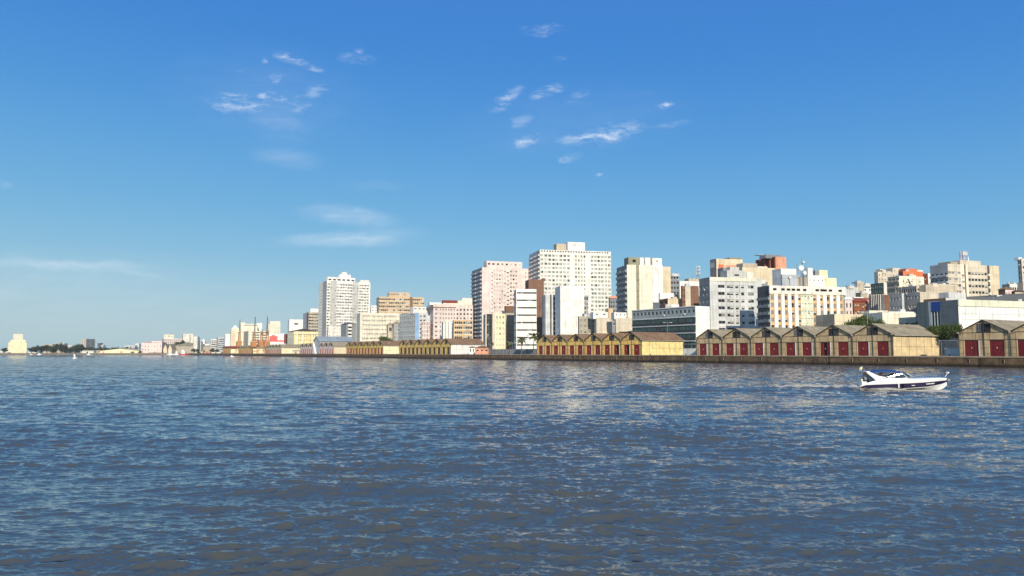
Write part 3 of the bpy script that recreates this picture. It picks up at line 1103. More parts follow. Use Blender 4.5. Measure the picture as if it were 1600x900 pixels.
def warehouse(pxL, n, label, wallf, walle, doors, roofm, off=4.0, door_style='red', plain_end=False, detail=True, open_at=()):
    Z = Zq(pxL, off)
    d0 = (pxL - 800) / F
    th = math.atan2(-UV.y, -UV.x)
    gz = terrain(d0 * Z, Z)
    r = empty('warehouse', (d0 * Z, Z, QH), th, label, 'warehouse', 'gabled warehouses along the quay')
    wf = W(wallf); we = W(walle); rm = mat('sheet_' + roofm, COL[roofm], rough=.85, var=.22, streak=.0, scale=.35, kind='roof')
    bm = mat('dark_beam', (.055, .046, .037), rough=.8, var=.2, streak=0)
    bl = mat('light_beam_' + wallf, tuple(c * .55 for c in COL[wallf]), rough=.85, var=.15, streak=.1)
    Lw = n * WH_W
    dw, dh = 3.5, 4.0
    holes = []
    mb = MB()
    for i in range(n):
        x0 = i * WH_W; xm = x0 + WH_W / 2; x1 = x0 + WH_W
        ds = [x0 + WH_W * .255 - dw / 2, x0 + WH_W * .74 - dw / 2]
        xs = [x0] + [q for a in ds for q in (a, a + dw)] + [x1]
        for j in range(len(xs) - 1):
            z0 = dh if j % 2 == 1 else -.3
            mb.face([(xs[j], 0, z0), (xs[j + 1], 0, z0), (xs[j + 1], 0, EAVE), (xs[j], 0, EAVE)], wf)
        for a in ds:
            mb.face([(a, 0, -.3), (a, 0, dh), (a, .5, dh), (a, .5, -.3)], wf)
            mb.face([(a + dw, 0, -.3), (a + dw, .5, -.3), (a + dw, .5, dh), (a + dw, 0, dh)], wf)
            mb.face([(a, 0, dh), (a + dw, 0, dh), (a + dw, .5, dh), (a, .5, dh)], wf)
            holes.append(a)
        # gable with a window opening cut out
        gw = 1.75; g0, g1 = EAVE + .15, EAVE + 2.15
        sl = (PEAK - EAVE) / (WH_W / 2)
        zl = EAVE + sl * (WH_W / 2 - gw)
        mb.face([(x0, 0, EAVE), (xm - gw, 0, EAVE), (xm - gw, 0, zl)], wf)
        mb.face([(xm + gw, 0, EAVE), (x1, 0, EAVE), (xm + gw, 0, zl)], wf)
        mb.face([(xm - gw, 0, EAVE), (xm + gw, 0, EAVE), (xm + gw, 0, g0), (xm - gw, 0, g0)], wf)
        mb.face([(xm - gw, 0, g1), (xm + gw, 0, g1), (xm + gw, 0, zl), (xm, 0, PEAK), (xm - gw, 0, zl)], wf)
        # back gable
        mb.face([(x1, WH_D, -.3), (x0, WH_D, -.3), (x0, WH_D, EAVE), (xm, WH_D, PEAK), (x1, WH_D, EAVE)], we)
    for x, s in ((0, 1), (Lw, -1)):
        q = [(x, 0, -.3), (x, WH_D, -.3), (x, WH_D, EAVE), (x, 0, EAVE)]
        mb.face(q if s < 0 else q[::-1], we)
    mb.build('wall', r)
    # raised concrete framing on the fronts and the near end
    if detail:
        mb = MB()
        for z in (.7, 2.15, dh + .12, EAVE):
            x = 0
            for a in holes + [Lw]:
                xe = a if z < dh else None
                if xe is None:
                    break
                mb.box(x, xe, -.05, .0, z - .05, z + .05, bl)
                x = a + dw
            if z > dh:
                mb.box(0, Lw, -.06, .0, z - .06, z + .06, bm)
        for i in range(n):
            for fx in (.1, .35, .62, .9):
                x = (i + fx) * WH_W
                ok = all(not (a - .05 < x < a + dw + .05) for a in holes)
                mb.box(x - .05, x + .05, -.052, .0, -.3 if ok else dh + .05, EAVE - .07, bl)
        for z in (2.6,):
            mb.box(Lw, Lw + .045, .1, WH_D - .1, z - .045, z + .045, bl)
        for j in range(1, 6):
            y = WH_D * j / 6
            mb.box(Lw, Lw + .05, y - .05, y + .05, -.3, EAVE, bl)
        mb.box(Lw, Lw + .07, 0, WH_D, EAVE - .35, EAVE - .02, W('framel'))
        mb.build('frame', r)
    # roof: folded sheets with overhang
    mb = MB()
    oh = .42; t = .12
    sl = (PEAK - EAVE) / (WH_W / 2)
    for i in range(n):
        x0 = i * WH_W; xm = x0 + WH_W / 2; x1 = x0 + WH_W
        xa = x0 - (.75 if i == 0 else -.12); xb = x1 + (.75 if i == n - 1 else -.12)
        za = EAVE + sl * (xa - x0) + .18; zb = EAVE + sl * (x1 - xb) + .18
        zp = PEAK + .18
        y0, y1 = -oh, WH_D + .6
        for (pa, pb, zA, zB) in ((xa, xm, za, zp), (xm, xb, zp, zb)):
            mb.face([(pa, y0, zA), (pb, y0, zB), (pb, y1, zB), (pa, y1, zA)], rm)
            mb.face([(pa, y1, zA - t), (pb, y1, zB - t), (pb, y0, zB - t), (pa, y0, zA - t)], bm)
        mb.face([(xa, y0, za), (xa, y1, za), (xa, y1, za - t), (xa, y0, za - t)], rm)
        mb.face([(xb, y0, zb), (xb, y0, zb - t), (xb, y1, zb - t), (xb, y1, zb)], W('framel'))
        mb.face([(xa, y1, za), (xm, y1, zp), (xm, y1, zp - t), (xa, y1, za - t)], rm)
        mb.face([(xm, y1, zp), (xb, y1, zb), (xb, y1, zb - t), (xm, y1, zp - t)], rm)
        if i:
            mb.face([(x0 - .13, y0, EAVE + .12), (x0 + .13, y0, EAVE + .12), (x0 + .13, y1, EAVE + .12), (x0 - .13, y1, EAVE + .12)], bm)
    # loose and rusty sheets laid over the slopes
    for i in range(n):
        for _ in range(3):
            s = random.choice((-1, 1)); xm = (i + .5) * WH_W
            u0 = random.uniform(.6, 4.2); yy = random.uniform(1, WH_D - 3)
            z0 = PEAK + .20 - sl * u0; z1 = PEAK + .20 - sl * (u0 + 1.3)
            xa, xb = xm + s * u0, xm + s * (u0 + 1.3)
            q = [(xa, yy, z0), (xb, yy, z1), (xb, yy + .9, z1), (xa, yy + .9, z0)]
            mb.face(q if s > 0 else q[::-1], W(random.choice(['framel', 'roofbrown', 'oldconcrete', 'oldconcrete'])))
    mb.build('roof', r)
    # rake boards: each gable edge
    rb = None
    for i in range(n):
        if rb is None:
            mb = MB()
            for s in (-1, 1):
                xa, xb = 0, s * (WH_W / 2 - .05)
                z0, z1 = PEAK + .2, EAVE + .2
                p = [(xa, -oh - .06, z0 - .22), (xb, -oh - .06, z1 - .22), (xb, -oh - .06, z1), (xa, -oh - .06, z0)]
                mb.prism(p if s > 0 else p[::-1], (0, .06, 0), bm)
                # eave brackets
                for q in (.45, .9):
                    xx = s * q * WH_W / 2; zz = PEAK - sl * abs(xx)
                    mb.tube((xx, 0, zz - .75), (xx, -oh, zz - .1), .05, bm, 4)
            rb = mb.build('rake_board', r, (WH_W / 2, 0, 0))
        else:
            c = rb.copy(); C.objects.link(c); c.parent = r; c.location = ((i + .5) * WH_W, 0, 0)
    # gable windows, doors, downpipes
    def gw_mesh(k):
        mb = MB()
        g0, g1 = EAVE + .15, EAVE + 2.15
        gm = [W('midgrey'), M_BLACK, W('darkgrey'), M_GLASS]
        for j in range(2):
            a = -1.75 + 1.75 * j
            mb.face([(a, .12, g0), (a + 1.75, .12, g0), (a + 1.75, .12, g1), (a, .12, g1)], gm[(k + j * (1 + k)) % 4])
            for q in range(5):
                xx = a + 1.75 * q / 4
                mb.box(xx - .03, xx + .03, .06, .12, g0, g1, bm if q in (0, 4) else W('darkgrey'))
        mb.box(-1.8, 1.8, .04, .1, (g0 + g1) / 2 - .03, (g0 + g1) / 2 + .03, bm)
        mb.box(-1.85, 1.85, -.06, .1, g0 - .1, g0, bm)
        me = mb.build('gable_window', r)
        return me
    protos = [gw_mesh(k) for k in range(3)]
    used = set()
    for i in range(n):
        p = protos[i % 3]
        if i < 3:
            o = p
        else:
            o = p.copy(); C.objects.link(o); o.parent = r
        used.add(i % 3)
        o.location = ((i + .5) * WH_W, 0, 0)
    for k in range(3):
        if k not in used: bpy.data.objects.remove(protos[k])
    dmat = {'red': mat('red_door', (.215, .024, .025), rough=.6, var=.25, streak=.25, scale=.8), 'dark': mat('dark_door', (.045, .022, .015), rough=.8, var=.3, streak=.2),
            'pinkred': mat('pinkish_door', (.42, .09, .07), rough=.6, var=.2, streak=.2)}[door_style]
    dm2 = mat('red_door_shade', (.16, .016, .018), rough=.6, var=.25, streak=.2)

    def door_mesh(op):
        mb = MB()
        for s in (0, 1):
            a = .03 + s * (dw / 2); b_ = a + dw / 2 - .05
            if op == 1 and s == 0: b_ -= .55
            if op == 1 and s == 1: a += .45
            if op == 2 and s == 1: continue
            mb.box(a, b_, .16, .24, 0.02, dh - .03, dmat)
            nr = 6
            for q in range(nr):
                x = a + (b_ - a) * (q + .5) / nr
                mb.box(x - .045, x + .045, .10, .16, .06, dh - .08, dmat if q % 2 else (dm2 if door_style != 'dark' else dmat))
        mb.box(0, dw, .2, .3, dh - .16, dh, bm)
        mb.face([(0, .45, 0), (dw, .45, 0), (dw, .45, dh), (0, .45, dh)], M_BLACK)
        mb.box(dw / 2 - .1, dw / 2 + .1, .05, .1, 2.0, 2.25, W('offwhite'))
        return mb.build('door', r)
    dp = [door_mesh(0), None, None]
    first = True
    for j, a in enumerate(holes):
        k = 1 if j in open_at else (2 if random.random() < (.5 if door_style == 'dark' else .05) else 0)
        if k == 0 and first:
            o = dp[0]; first = False
        elif k and dp[k] is None:
            dp[k] = door_mesh(k); o = dp[k]
        else:
            o = dp[k].copy(); C.objects.link(o); o.parent = r
        o.location = (a, 0, -.02)
    if first: bpy.data.objects.remove(dp[0])
    for j, a in enumerate(holes):
        if j % 2 == 0 or detail:
            pass
    pipe = None
    for i in range(n + 1):
        x = min(max(i * WH_W, .2), Lw - .2)
        if pipe is None:
            mb = MB()
            mb.tube((0, -.2, -.1), (0, -.2, EAVE - .9), .11, bm, 6)
            mb.tube((0, -.2, EAVE - .9), (0, -oh + .1, EAVE + .05), .1, bm, 6)
            mb.tube((-.9, -.12, EAVE - .1), (0, -.2, EAVE - .9), .05, bm, 4)
            mb.box(-.22, .22, -oh - .15, -oh + .12, EAVE - .15, EAVE + .2, W('framel'))
            pipe = mb.build('downpipe', r, (x, 0, 0))
        else:
            c = pipe.copy(); C.objects.link(c); c.parent = r; c.location = (x, 0, 0)
    post = None
    for i in range(n):
        x = (i + .5) * WH_W
        if post is None:
            mb = MB(); mb.box(-.09, .09, -.13, 0, -.1, PEAK - .4, bm)
            post = mb.build('steel_post', r, (x, 0, 0))
        else:
            c = post.copy(); C.objects.link(c); c.parent = r; c.location = (x, 0, 0)
    # pale door jambs on some openings
    jm = None
    for j, a in enumerate(holes):
        if jm is None:
            mb = MB(); mb.box(0, .28, -.07, 0, -.2, dh, W('offwhite' if wallf != 'ochre' else 'sand'))
            jm = mb.build('door_jamb', r, (a + dw + .02, 0, 0))
        elif j % 2 == 0 or random.random() < .5:
            c = jm.copy(); C.objects.link(c); c.parent = r; c.location = (a + dw + .02, 0, 0)
    return r


warehouse(1496, 6, 'brown gabled warehouse with red doors at the far right, cut off by the frame edge', 'wallbrown', 'wallsand', 2, 'roofgrey')
warehouse(1087.5, 6, 'long brown gabled warehouse with red doors, one of them standing half open', 'wallbrown', 'wallsand', 2, 'roofgrey', open_at=(8,))
warehouse(839, 6, 'yellow ochre gabled warehouse with red doors and a bright yellow near end wall', 'ochre', 'ochrebright', 2, 'roofbrown')
warehouse(624.5, 6, 'yellow gabled warehouse with dark doorways and a white near end wall', 'yellow', 'white', 2, 'roofbrown', door_style='dark')
warehouse(542.5, 6, 'yellow gabled warehouse with dark red doors left of the one with dark doorways', 'yellow', 'paleyellow', 2, 'roofbrown', door_style='red')
warehouse(500, 3, 'short pink walled warehouse with red doors right of the tall grey gabled shed', 'palepink', 'sand', 2, 'roofgrey', door_style='pinkred', detail=False)
warehouse(470.5, 3, 'short pink walled warehouse with red doors left of the tall grey gabled shed', 'palepink', 'pink', 2, 'roofgrey', door_style='pinkred', detail=False)
warehouse(416.5, 5, 'small looking yellow gabled warehouse with red doors right behind the orange cranes', 'sand', 'paleyellow', 2, 'roofgrey', door_style='pinkred', detail=False)
warehouse(374, 6, 'far yellow gabled warehouse with red doors standing behind the harbour cranes', 'yellow', 'paleyellow', 2, 'roofgrey', door_style='pinkred', detail=False)
warehouse(349.5, 4, 'farthest yellow gabled warehouse left of the harbour cranes', 'yellow', 'paleyellow', 2, 'darkred', door_style='pinkred', detail=False)


# ------------------------------------------------------------------ the city, right to left
AB = 'apartment_building'; OB = 'office_building'
res = lambda c, **k: G(c, **k)

# ---- right: hill
b = B('large beige stepped apartment block with red striped column and antenna tower on its roof', 1454, 1482, 1562, 412, 405, 18, 'sand',
      F=[(18, 'beige', G(4, .85, 1.3, 3.35, 4.0, 'mix')), (5, 'cream', G(1, .9, 1.1, 3.35, 5.4, 'pale', fr=None)), (2, 'brown', None), (3, 'cream', None), (28, 'beige', G(6, .82, 1.4, 3.35, 4.0, 'mix')), (3.5, 'darkgrey', G(1, .7, 2, 3.35, 3.5, 'dark', bal=.7, bm='cream')), (14, 'sand', None)],
      L=[(1, 'grey', G(4, .66, 1.9, 3.35, 4.8, 'dark', bal=.9, bm='coolgrey'))], yb=470, clutter=0)
pent(b, 1500, 1532, 406.5, 0.3, 9, 'beige', G(4, .7, 1, 3, 1.6, 'dark', rows=1), par=.3)
pent(b, 1485, 1499, 408.5, 2, 8, 'oldconcrete', G(5, .7, 1, 3, .6, 'dark', rows=1))
for k, (xa) in enumerate((1506.8,)):
    u, Y = u_at(b, xa, 400, 3)
    mb = MB()
    zt = at(xa, 392.5, Y).z - b.zb; z0 = at(xa, 407, Y).z - b.zb
    s = 1.0
    for (sx, sy) in ((-s, -s), (s, -s), (s, s), (-s, s)):
        mb.tube((u + sx, 4 + sy, z0), (u + sx, 4 + sy, zt), .1, W('red'), 4)
    for q in range(5):
        z = z0 + (zt - z0) * q / 4
        for (ax, ay, bx_, by_) in ((-s, -s, s, -s), (s, -s, s, s), (s, s, -s, s), (-s, s, -s, -s)):
            mb.tube((u + ax, 4 + ay, z), (u + bx_, 4 + by_, z), .07, W('white'), 4)
            if q < 4:
                mb.tube((u + ax, 4 + ay, z), (u + bx_, 4 + by_, z + (zt - z0) / 4), .06, W('white'), 4)
    for q in range(6):
        mb.box(u - 1.6 + .55 * q, u - 1.3 + .55 * q, 2.3, 2.5, zt - 2.2, zt - .3, W('white'))
    mb.tube((u + 2.6, 3, z0 - .5), (u + 2.6, 3, z0 + 2.6), .35, W('white'), 8, .1)
    mb.build('antenna_tower', b.root)
b = B('dark grey blue tower at the extreme right edge of the frame', 1591, 1597, 1640, 404, 460, 18, 'bluegrey', F=[(1, 'beige', G(5, .6, 1.5))], L=[(1, 'bluegrey', G(2, .7, 1.8, v='dark'))], yb=450, clutter=0)
pent(b, 1591.5, 1596.5, 402, 1, 3, 'white')
b = B('beige house block right below the dark tower at the right edge', 1590, 1599, 1650, 441, 400, 16, 'beige', F=[(1, 'beige', G(6))], L=[(1, 'stone', None)], yb=465, clutter=0)
b = B('white low building with dark rooftop windows between the beige block and the dark tower', 1566, 1578, 1592, 443.5, 440, 16, 'offwhite', F=[(1, 'offwhite', G(4, .7, 1.6, 3, 1.9, 'open'))], L=[(1, 'midgrey', None)], yb=460)
b = B('small pinkish house with brown shed roof beside the large beige block', 1560, 1571, 1583, 452, 395, 16, 'palepink', F=[(1, 'palepink', G(3, .35, 1.1, 3, 1.6, 'open'))], L=[(1, 'brown', None)], yb=462, name='house', hip=1.5, roof='brown')
b = B('dark roofed house tucked behind the long white wall at the right', 1581, 1586, 1603, 456, 390, 16, 'brown', F=[(1, 'sand', G(4, .5, 1, 3, .9, 'open'))], yb=462, name='house', hip=1.0, roof='darkbrown')
b = B('long low white building with grey blue end seen above the big white hall', 1521, 1558, 1660, 461, 372, 16, 'white', F=[(1, 'white', G(24, .5, .6, 3, 2.4, 'open', rows=1, fr=None))], L=[(1, 'bluegrey', G(5, .8, .8, 3, 1.8, 'dark', rows=1))], yb=468, clutter=0, name=OB)

b = B('orange red apartment building with stepped top behind the white wall with the letter A', 1404, 1411, 1443, 423.5, 500, 18, 'orange', F=[(1, 'orange', G(3, .25, .9, 3, 3, 'mix'))], L=[(1, 'darkred', G(1, .5, 1.4, v='dark'))], yb=433, clutter=1)
pent(b, 1416, 1433, 419.5, 1.5, 6, 'orange')
pent(b, 1432, 1442, 421.5, 3, 5, 'offwhite')
b = B('narrow dark orange building with white end right of the orange red one', 1442, 1450, 1455.5, 427, 470, 16, 'white', F=[(1, 'white', None)], L=[(1, 'orange', G(3, .45, 1.6, v='dark'))], yb=445, clutter=0)
b = B('cream walled block with a big black letter A painted beside dark balconies', 1387, 1405, 1444, 431, 440, 18, 'cream',
      F=[(1, 'cream', G(3, .12, .8, 3.2, 2.6, 'mix', fr=None, rows=3))], L=[(1, 'oldconcrete', G(3, .72, 2.1, 3.4, 1.2, 'dark', bal=.8, bm='oldconcrete'))], yb=452, clutter=1)
# letter A and the stroke before it, painted boards on the wall
u0, Y0 = u_at(b, 1414.5, 440, 0); u1, _ = u_at(b, 1423.5, 440, 0)
zt = at(1418, 435.5, Y0).z - b.zb; zb = at(1418, 443.5, Y0).z - b.zb
mb = MB(); um = (u0 + u1) / 2; bk_ = M_BLACK
h = zt - zb
mb.prism([(um - .25, -.04, zt), (um - .15, -.04, zb + h * .95), (u0 + .35, -.04, zb), (u0, -.04, zb)][::-1], (0, .035, 0), bk_)
mb.prism([(um - .35, -.04, zt), (um + .35, -.04, zt), (u1, -.04, zb), (u1 - 1.3, -.04, zb)][::-1], (0, .035, 0), bk_)
mb.box(u0 + .7, u1 - 1.0, -.04, -.005, zb + h * .28, zb + h * .38, bk_)
mb.box(u0 - 1.2, u0 - .95, -.04, -.005, zb - .2, zb + h * .95, bk_)
mb.build('painted_letter', b.root)
b = B('beige apartment block with twin roof towers left of the orange red building', 1366, 1372, 1403, 424.5, 520, 18, 'beige', F=[(1, 'beige', G(7, .4, 1.2, 3.1, 1.6, 'mix'))], L=[(1, 'grey', None)], yb=443, clutter=1)
pent(b, 1394.5, 1407, 418.5, 1, 6, 'beige', G(2, .3, 1, 3, 1.5, 'mix', rows=1)); pent(b, 1375, 1380, 420.5, 2, 4, 'sand')
b = B('teal glass fronted block between beige buildings on the hill', 1360.5, 1381, 1386, 441.5, 470, 20, 'oldconcrete', F=[(1, 'offwhite', None)], L=[(1, 'teal', G(3, .9, 2.0, 3.0, 1.0, 'blue'))], yb=462, clutter=0)
b = B('grey blue low building with white roof edge left of the teal glass block', 1347, 1349, 1362, 445.5, 500, 14, 'palegrey', F=[(1, 'white', G(2, .4, 1, 3, 2.6))], yb=460)
pent(b, 1349, 1361, 448.5, -1, 2, 'grey')
b = B('pale beige box shaped building with rooftop block on the hill right of the hotel', 1335, 1339.5, 1350.5, 440, 480, 16, 'stone', F=[(1, 'stone', G(3, .2, .8, 3, 2.2, 'mix'))], L=[(1, 'cream', None)], yb=458, clutter=1)
pent(b, 1335.5, 1341, 441, 2.5, 3, 'darkgrey')
b = B('grey long low block behind the red roofs right of the hotel', 1319, 1321, 1341, 448.5, 455, 14, 'palegrey', F=[(1, 'palegrey', None)], yb=470, clutter=3)
b = B('olive grey stepped block in front of the teal glass building', 1337, 1345, 1356, 457, 430, 16, 'stone', F=[(1, 'stone', None)], L=[(1, 'olive', None)], yb=470, clutter=1)
b = B('pink house with a red door like window below white and red roofs', 1318, 1320.5, 1332, 468, 385, 12, 'pink', F=[(1, 'pink', G(2, .35, 2.2, 4, 1.8, 'open'))], yb=488, name='house', hip=1.2, roof='white')
b = B('red brick house with dark upper opening on the hill right of the hotel', 1331, 1334, 1354, 471, 388, 12, 'brick', F=[(1, 'brick', G(5, .8, .25, .8, .4, 'open', fr=None))], yb=484, name='house', hip=1.6, roof='darkred')
b = B('dark open fronted upper floor with pale roof above the red brick house', 1332, 1334, 1349, 464, 400, 12, 'white', F=[(1, 'white', G(1, .96, 2.0, 3, .5, 'open', rows=1, fr=None))], yb=472, name='house', clutter=0)
b = B('pink small house wall right of the red brick house', 1349, 1350, 1359, 467.5, 392, 12, 'pink', F=[(1, 'salmonpink', None)], yb=478, name='house', hip=.8, roof='brick')
b = B('cream halls building with tall white columns in shade on the hill', 1357.5, 1378, 1384, 459.5, 380, 26, 'stone', F=[(1, 'stone', None)],
      L=[(2, 'stone', None)] + [(1.6, 'charcoal', None), (.55, 'offwhite', None, .5)] * 6 + [(1, 'charcoal', None)], yb=486, clutter=0, name=OB)
b = B('cream stair tower beside dark wall right of the columned building', 1377.5, 1381, 1390, 460.5, 372, 12, 'stone', F=[(1, 'brown', None)], L=[(1, 'cream', None)], yb=486, clutter=0)
b = B('dark grey four storey office with rows of pale windows on the hill', 1390, 1409.5, 1413, 458, 352, 28, 'charcoal', F=[(1, 'palegrey', None)], L=[(1, 'midgrey', G(4, .72, 1.3, 4.0, 1.9, 'light'))], yb=487, name=OB, clutter=1)
b = B('second dark grey office with pale windows joined to a blank beige wall', 1418, 1438, 1496, 456, 350, 26, 'beige', F=[(1, 'beige', None)], L=[(1, 'midgrey', G(4, .72, 1.3, 4.0, 1.7, 'light'))], yb=487, name=OB, clutter=0)
b = B('dark low top floor with wide windows behind the grey offices', 1404, 1432, 1450, 446.5, 375, 22, 'beige', F=[(1, 'beige', G(3, .4, 1, 3, 1.3, 'open'))], L=[(1, 'midgrey', G(8, .85, 1.6, 3.2, 1.4, 'dark'))], yb=458, clutter=1)
b = B('beige blank walled building with ragged roof edge in front of the large stepped block', 1434, 1447, 1496, 445, 372, 20, 'stone', F=[(1, 'stone', None)], L=[(1, 'stone', None)], yb=475, clutter=2)
pent(b, 1461, 1495, 443.5, .6, 3, 'beige')
b = B('dark shaded low block in front of the blank beige wall', 1443, 1478, 1510, 465.5, 335, 22, 'oldconcrete', F=[(1, 'palegrey', None)], L=[(1, 'brown', None)], yb=478, clutter=0)
pent(b, 1482, 1509, 456.5, 3, 5, 'palegrey')

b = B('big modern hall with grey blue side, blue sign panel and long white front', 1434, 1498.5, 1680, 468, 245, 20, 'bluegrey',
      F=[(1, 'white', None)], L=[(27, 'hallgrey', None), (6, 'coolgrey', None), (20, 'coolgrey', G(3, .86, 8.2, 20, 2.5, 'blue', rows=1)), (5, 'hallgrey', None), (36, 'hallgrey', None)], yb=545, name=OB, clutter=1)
lm = W('palegreen')
u2, _ = u_at(b, 1500, 476, 0)
mb = MB(); zt_ = b.H
mb.box(.1, b.w, -.25, -.01, zt_ - 2.1, zt_ + .05, lm)
mb.build('fascia_band', b.root)
mb = MB()
for q in range(9):
    x = b.w * (q + .5) / 9
    mb.box(x - .06, x + .06, -.06, -.01, 0, zt_ - 2.1, W('coolgrey'))
for z in (zt_ - 4.4, zt_ - 6.2):
    mb.box(.1, b.w, -.08, -.012, z - .05, z + .05, W('coolgrey'))
mb.build('wall_joint', b.root)
# blue sign panel on the left face
D_ = b.d
mb = MB(); mb.box(-.12, -.02, D_ * .42, D_ * .63, b.H - 3.2, b.H - .2, W('bluesign')); mb.build('sign_panel', b.root)
b = B('cream low building with small dark windows beside the grey blue hall', 1377, 1379, 1431, 488, 268, 12, 'cream', F=[(8, 'cream', None), (9, 'cream', G(3, .72, 1.1, 4, 3.6, 'dark', rows=1))], yb=508, clutter=1, d=10)
pent(b, 1389, 1428, 486.7, 1.2, 6, 'whitecap')
b = B('long beige blank wall building behind the round green tree', 1302, 1304, 1378.5, 490.5, 290, 12, 'oldconcrete', F=[(1, 'sand', None)], yb=508, clutter=0, d=12)
pent(b, 1358, 1388, 485, 3, 6, 'cream')

# ---- hotel with orange and white stripes
z = []
def stripe(n, last=True):
    o = []
    for i in range(n):
        o.append((5.4, 'amber', G(1, .86, 1.75, 2.95, 3.9, 'dark')))
        if i < n - 1 or last:
            o.append((5.7, 'white', None, .35))
    return o
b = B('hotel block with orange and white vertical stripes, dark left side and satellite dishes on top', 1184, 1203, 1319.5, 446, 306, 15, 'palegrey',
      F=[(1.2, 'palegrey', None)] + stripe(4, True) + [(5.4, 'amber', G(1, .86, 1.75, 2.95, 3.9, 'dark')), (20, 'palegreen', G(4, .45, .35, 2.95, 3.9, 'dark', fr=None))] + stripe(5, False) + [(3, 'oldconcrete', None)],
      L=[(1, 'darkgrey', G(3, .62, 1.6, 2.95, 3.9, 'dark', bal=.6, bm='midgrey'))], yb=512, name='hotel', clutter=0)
mb = MB(); mb.box(-.3, b.w + .3, -.5, -.003, b.H - 3.3, b.H - .02, W('offwhite')); mb.build('fascia_band', b.root)
fw = None
for q, fx in enumerate((.05, .14, .2, .255, .31, .38, .52, .575, .61, .67, .78)):
    if fw is None:
        mb = MB(); mb.box(-.8, .8, -.53, -.502, -.45, .45, M_BLACK); fw = mb.build('vent_opening', b.root, (b.w * fx * 1.2, 0, b.H - 1.5))
    else:
        c = fw.copy(); C.objects.link(c); c.parent = b.root; c.location = (b.w * fx * 1.2, 0, b.H - 1.5)
HOTEL = b
pent(b, 1220, 1244, 419.5, 2.2, 6, 'white'); pent(b, 1222, 1246, 428.5, 1.4, .8, 'coolgrey')
pent(b, 1262, 1288, 430, 2.6, 6, 'white', G(4, .25, .4, 3, 1.8, 'open', rows=1, fr=None))
pent(b, 1262, 1270, 418.5, 4.5, 3, 'white')
pent(b, 1280, 1293, 421.8, 4.8, 5, 'paleyellow'); pent(b, 1280.5, 1306.8, 433.8, 4.2, 1.2, 'paleyellow')
pent(b, 1273.5, 1280, 422.5, 5.2, 4, 'midgrey')
pent(b, 1245, 1262, 433, 3, 4, 'oldconcrete')


def dish(b, px, py, r, back, name='satellite_dish'):
    u, Y = u_at(b, px, py, back)
    z = at(px, py, Y).z - b.zb
    mb = MB(); m = W('white'); n = 14
    rings = []
    for q in range(4):
        rr = r * q / 3; dy = .35 * r * (q / 3) ** 2
        rings.append([(u + rr * math.cos(2 * math.pi * j / n), back - dy, z + rr * math.sin(2 * math.pi * j / n)) for j in range(n)])
    for q in range(3):
        for j in range(n):
            a = [rings[q][j], rings[q][(j + 1) % n], rings[q + 1][(j + 1) % n], rings[q + 1][j]]
            if q == 0:
                a = [rings[0][0], rings[1][(j + 1) % n], rings[1][j]]
            mb.face(a, m)
            mb.face([(p[0], p[1] + .06, p[2]) for p in a[::-1]], m)
    mb.tube((u, back - .05, z), (u, back - r * .9, z), .05, M_METAL, 4)
    mb.tube((u, back + .1, z), (u, back + .3, b.H - .9), .12, M_METAL, 5)
    mb.build(name, b.root)


dish(b, 1251, 418.5, 1.15, 2.0); dish(b, 1257, 426, .8, 1.6); dish(b, 1255.5, 409.3, .42, 2.2); dish(b, 1234, 433, .6, 1.0)


def mast(b, px, yt, back=3, r=.12, y0=None, arms=3):
    u, Y = u_at(b, px, yt, back)
    z = at(px, yt, Y).z - b.zb
    mb = MB(); mb.tube((u, back, b.H - .9), (u, back, z), r, M_METAL, 5, r * .5)
    h = z - b.H
    for q in range(arms):
        zz = b.H + h * (.45 + .5 * q / max(1, arms)); a = .9 - .2 * q
        mb.tube((u - a, back, zz), (u + a, back, zz), r * .5, M_METAL, 4)
        mb.box(u + a - .12, u + a + .12, back - .1, back + .1, zz - .6, zz + .6, W('offwhite'))
    mb.build('antenna_mast', b.root)


mast(b, 1252.5, 402, 3, .2, arms=4); mast(b, 1244.5, 411, 2.6, .2, arms=2); mast(b, 1269.5, 413, 4, .07, arms=0); mast(b, 1259, 413, 4, .07, arms=0)

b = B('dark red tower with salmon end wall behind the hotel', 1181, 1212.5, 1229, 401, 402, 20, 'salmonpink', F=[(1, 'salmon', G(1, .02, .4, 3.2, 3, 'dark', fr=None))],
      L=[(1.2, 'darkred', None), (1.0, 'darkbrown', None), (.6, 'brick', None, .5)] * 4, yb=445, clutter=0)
pent(b, 1196, 1222, 397.5, 3, 5, 'midgrey'); pent(b, 1184, 1194, 398.3, -8, 3, 'coolgrey')
mast(b, 1216, 392, 3, .06, arms=0)
b = B('cream blank wall block between the tan building and the dark red tower', 1150, 1160, 1212, 417.5, 376, 14, 'sand', F=[(1, 'sand', None)], L=[(1, 'stone', None)], yb=440, clutter=0)
pent(b, 1160.5, 1183, 411, .8, 6, 'stone'); pent(b, 1183.5, 1199, 416, 1.2, 5, 'cream')
b = B('tan building with brick red panel and a greenish roof garden behind the pale office slab', 1109.5, 1119.5, 1160.5, 404, 390, 16, 'sand', F=[(1, 'sand', G(1, .2, .01, 3, 3, 'open', rows=0))],
      L=[(1, 'midgrey', G(1, .8, 3.2, 6, 1.0, 'pale', rows=1))], yb=436, clutter=0)
patch(b, 1122.5, 1130.5, 413, 421, W('orange')); patch(b, 1134, 1157, 414, 421, W('salmon')); patch(b, 1121, 1126.5, 423.5, 429, W('offwhite')); patch(b, 1128, 1131, 423.5, 429, M_BLACK)
pent(b, 1140, 1158, 402.3, 2, 6, 'olive')
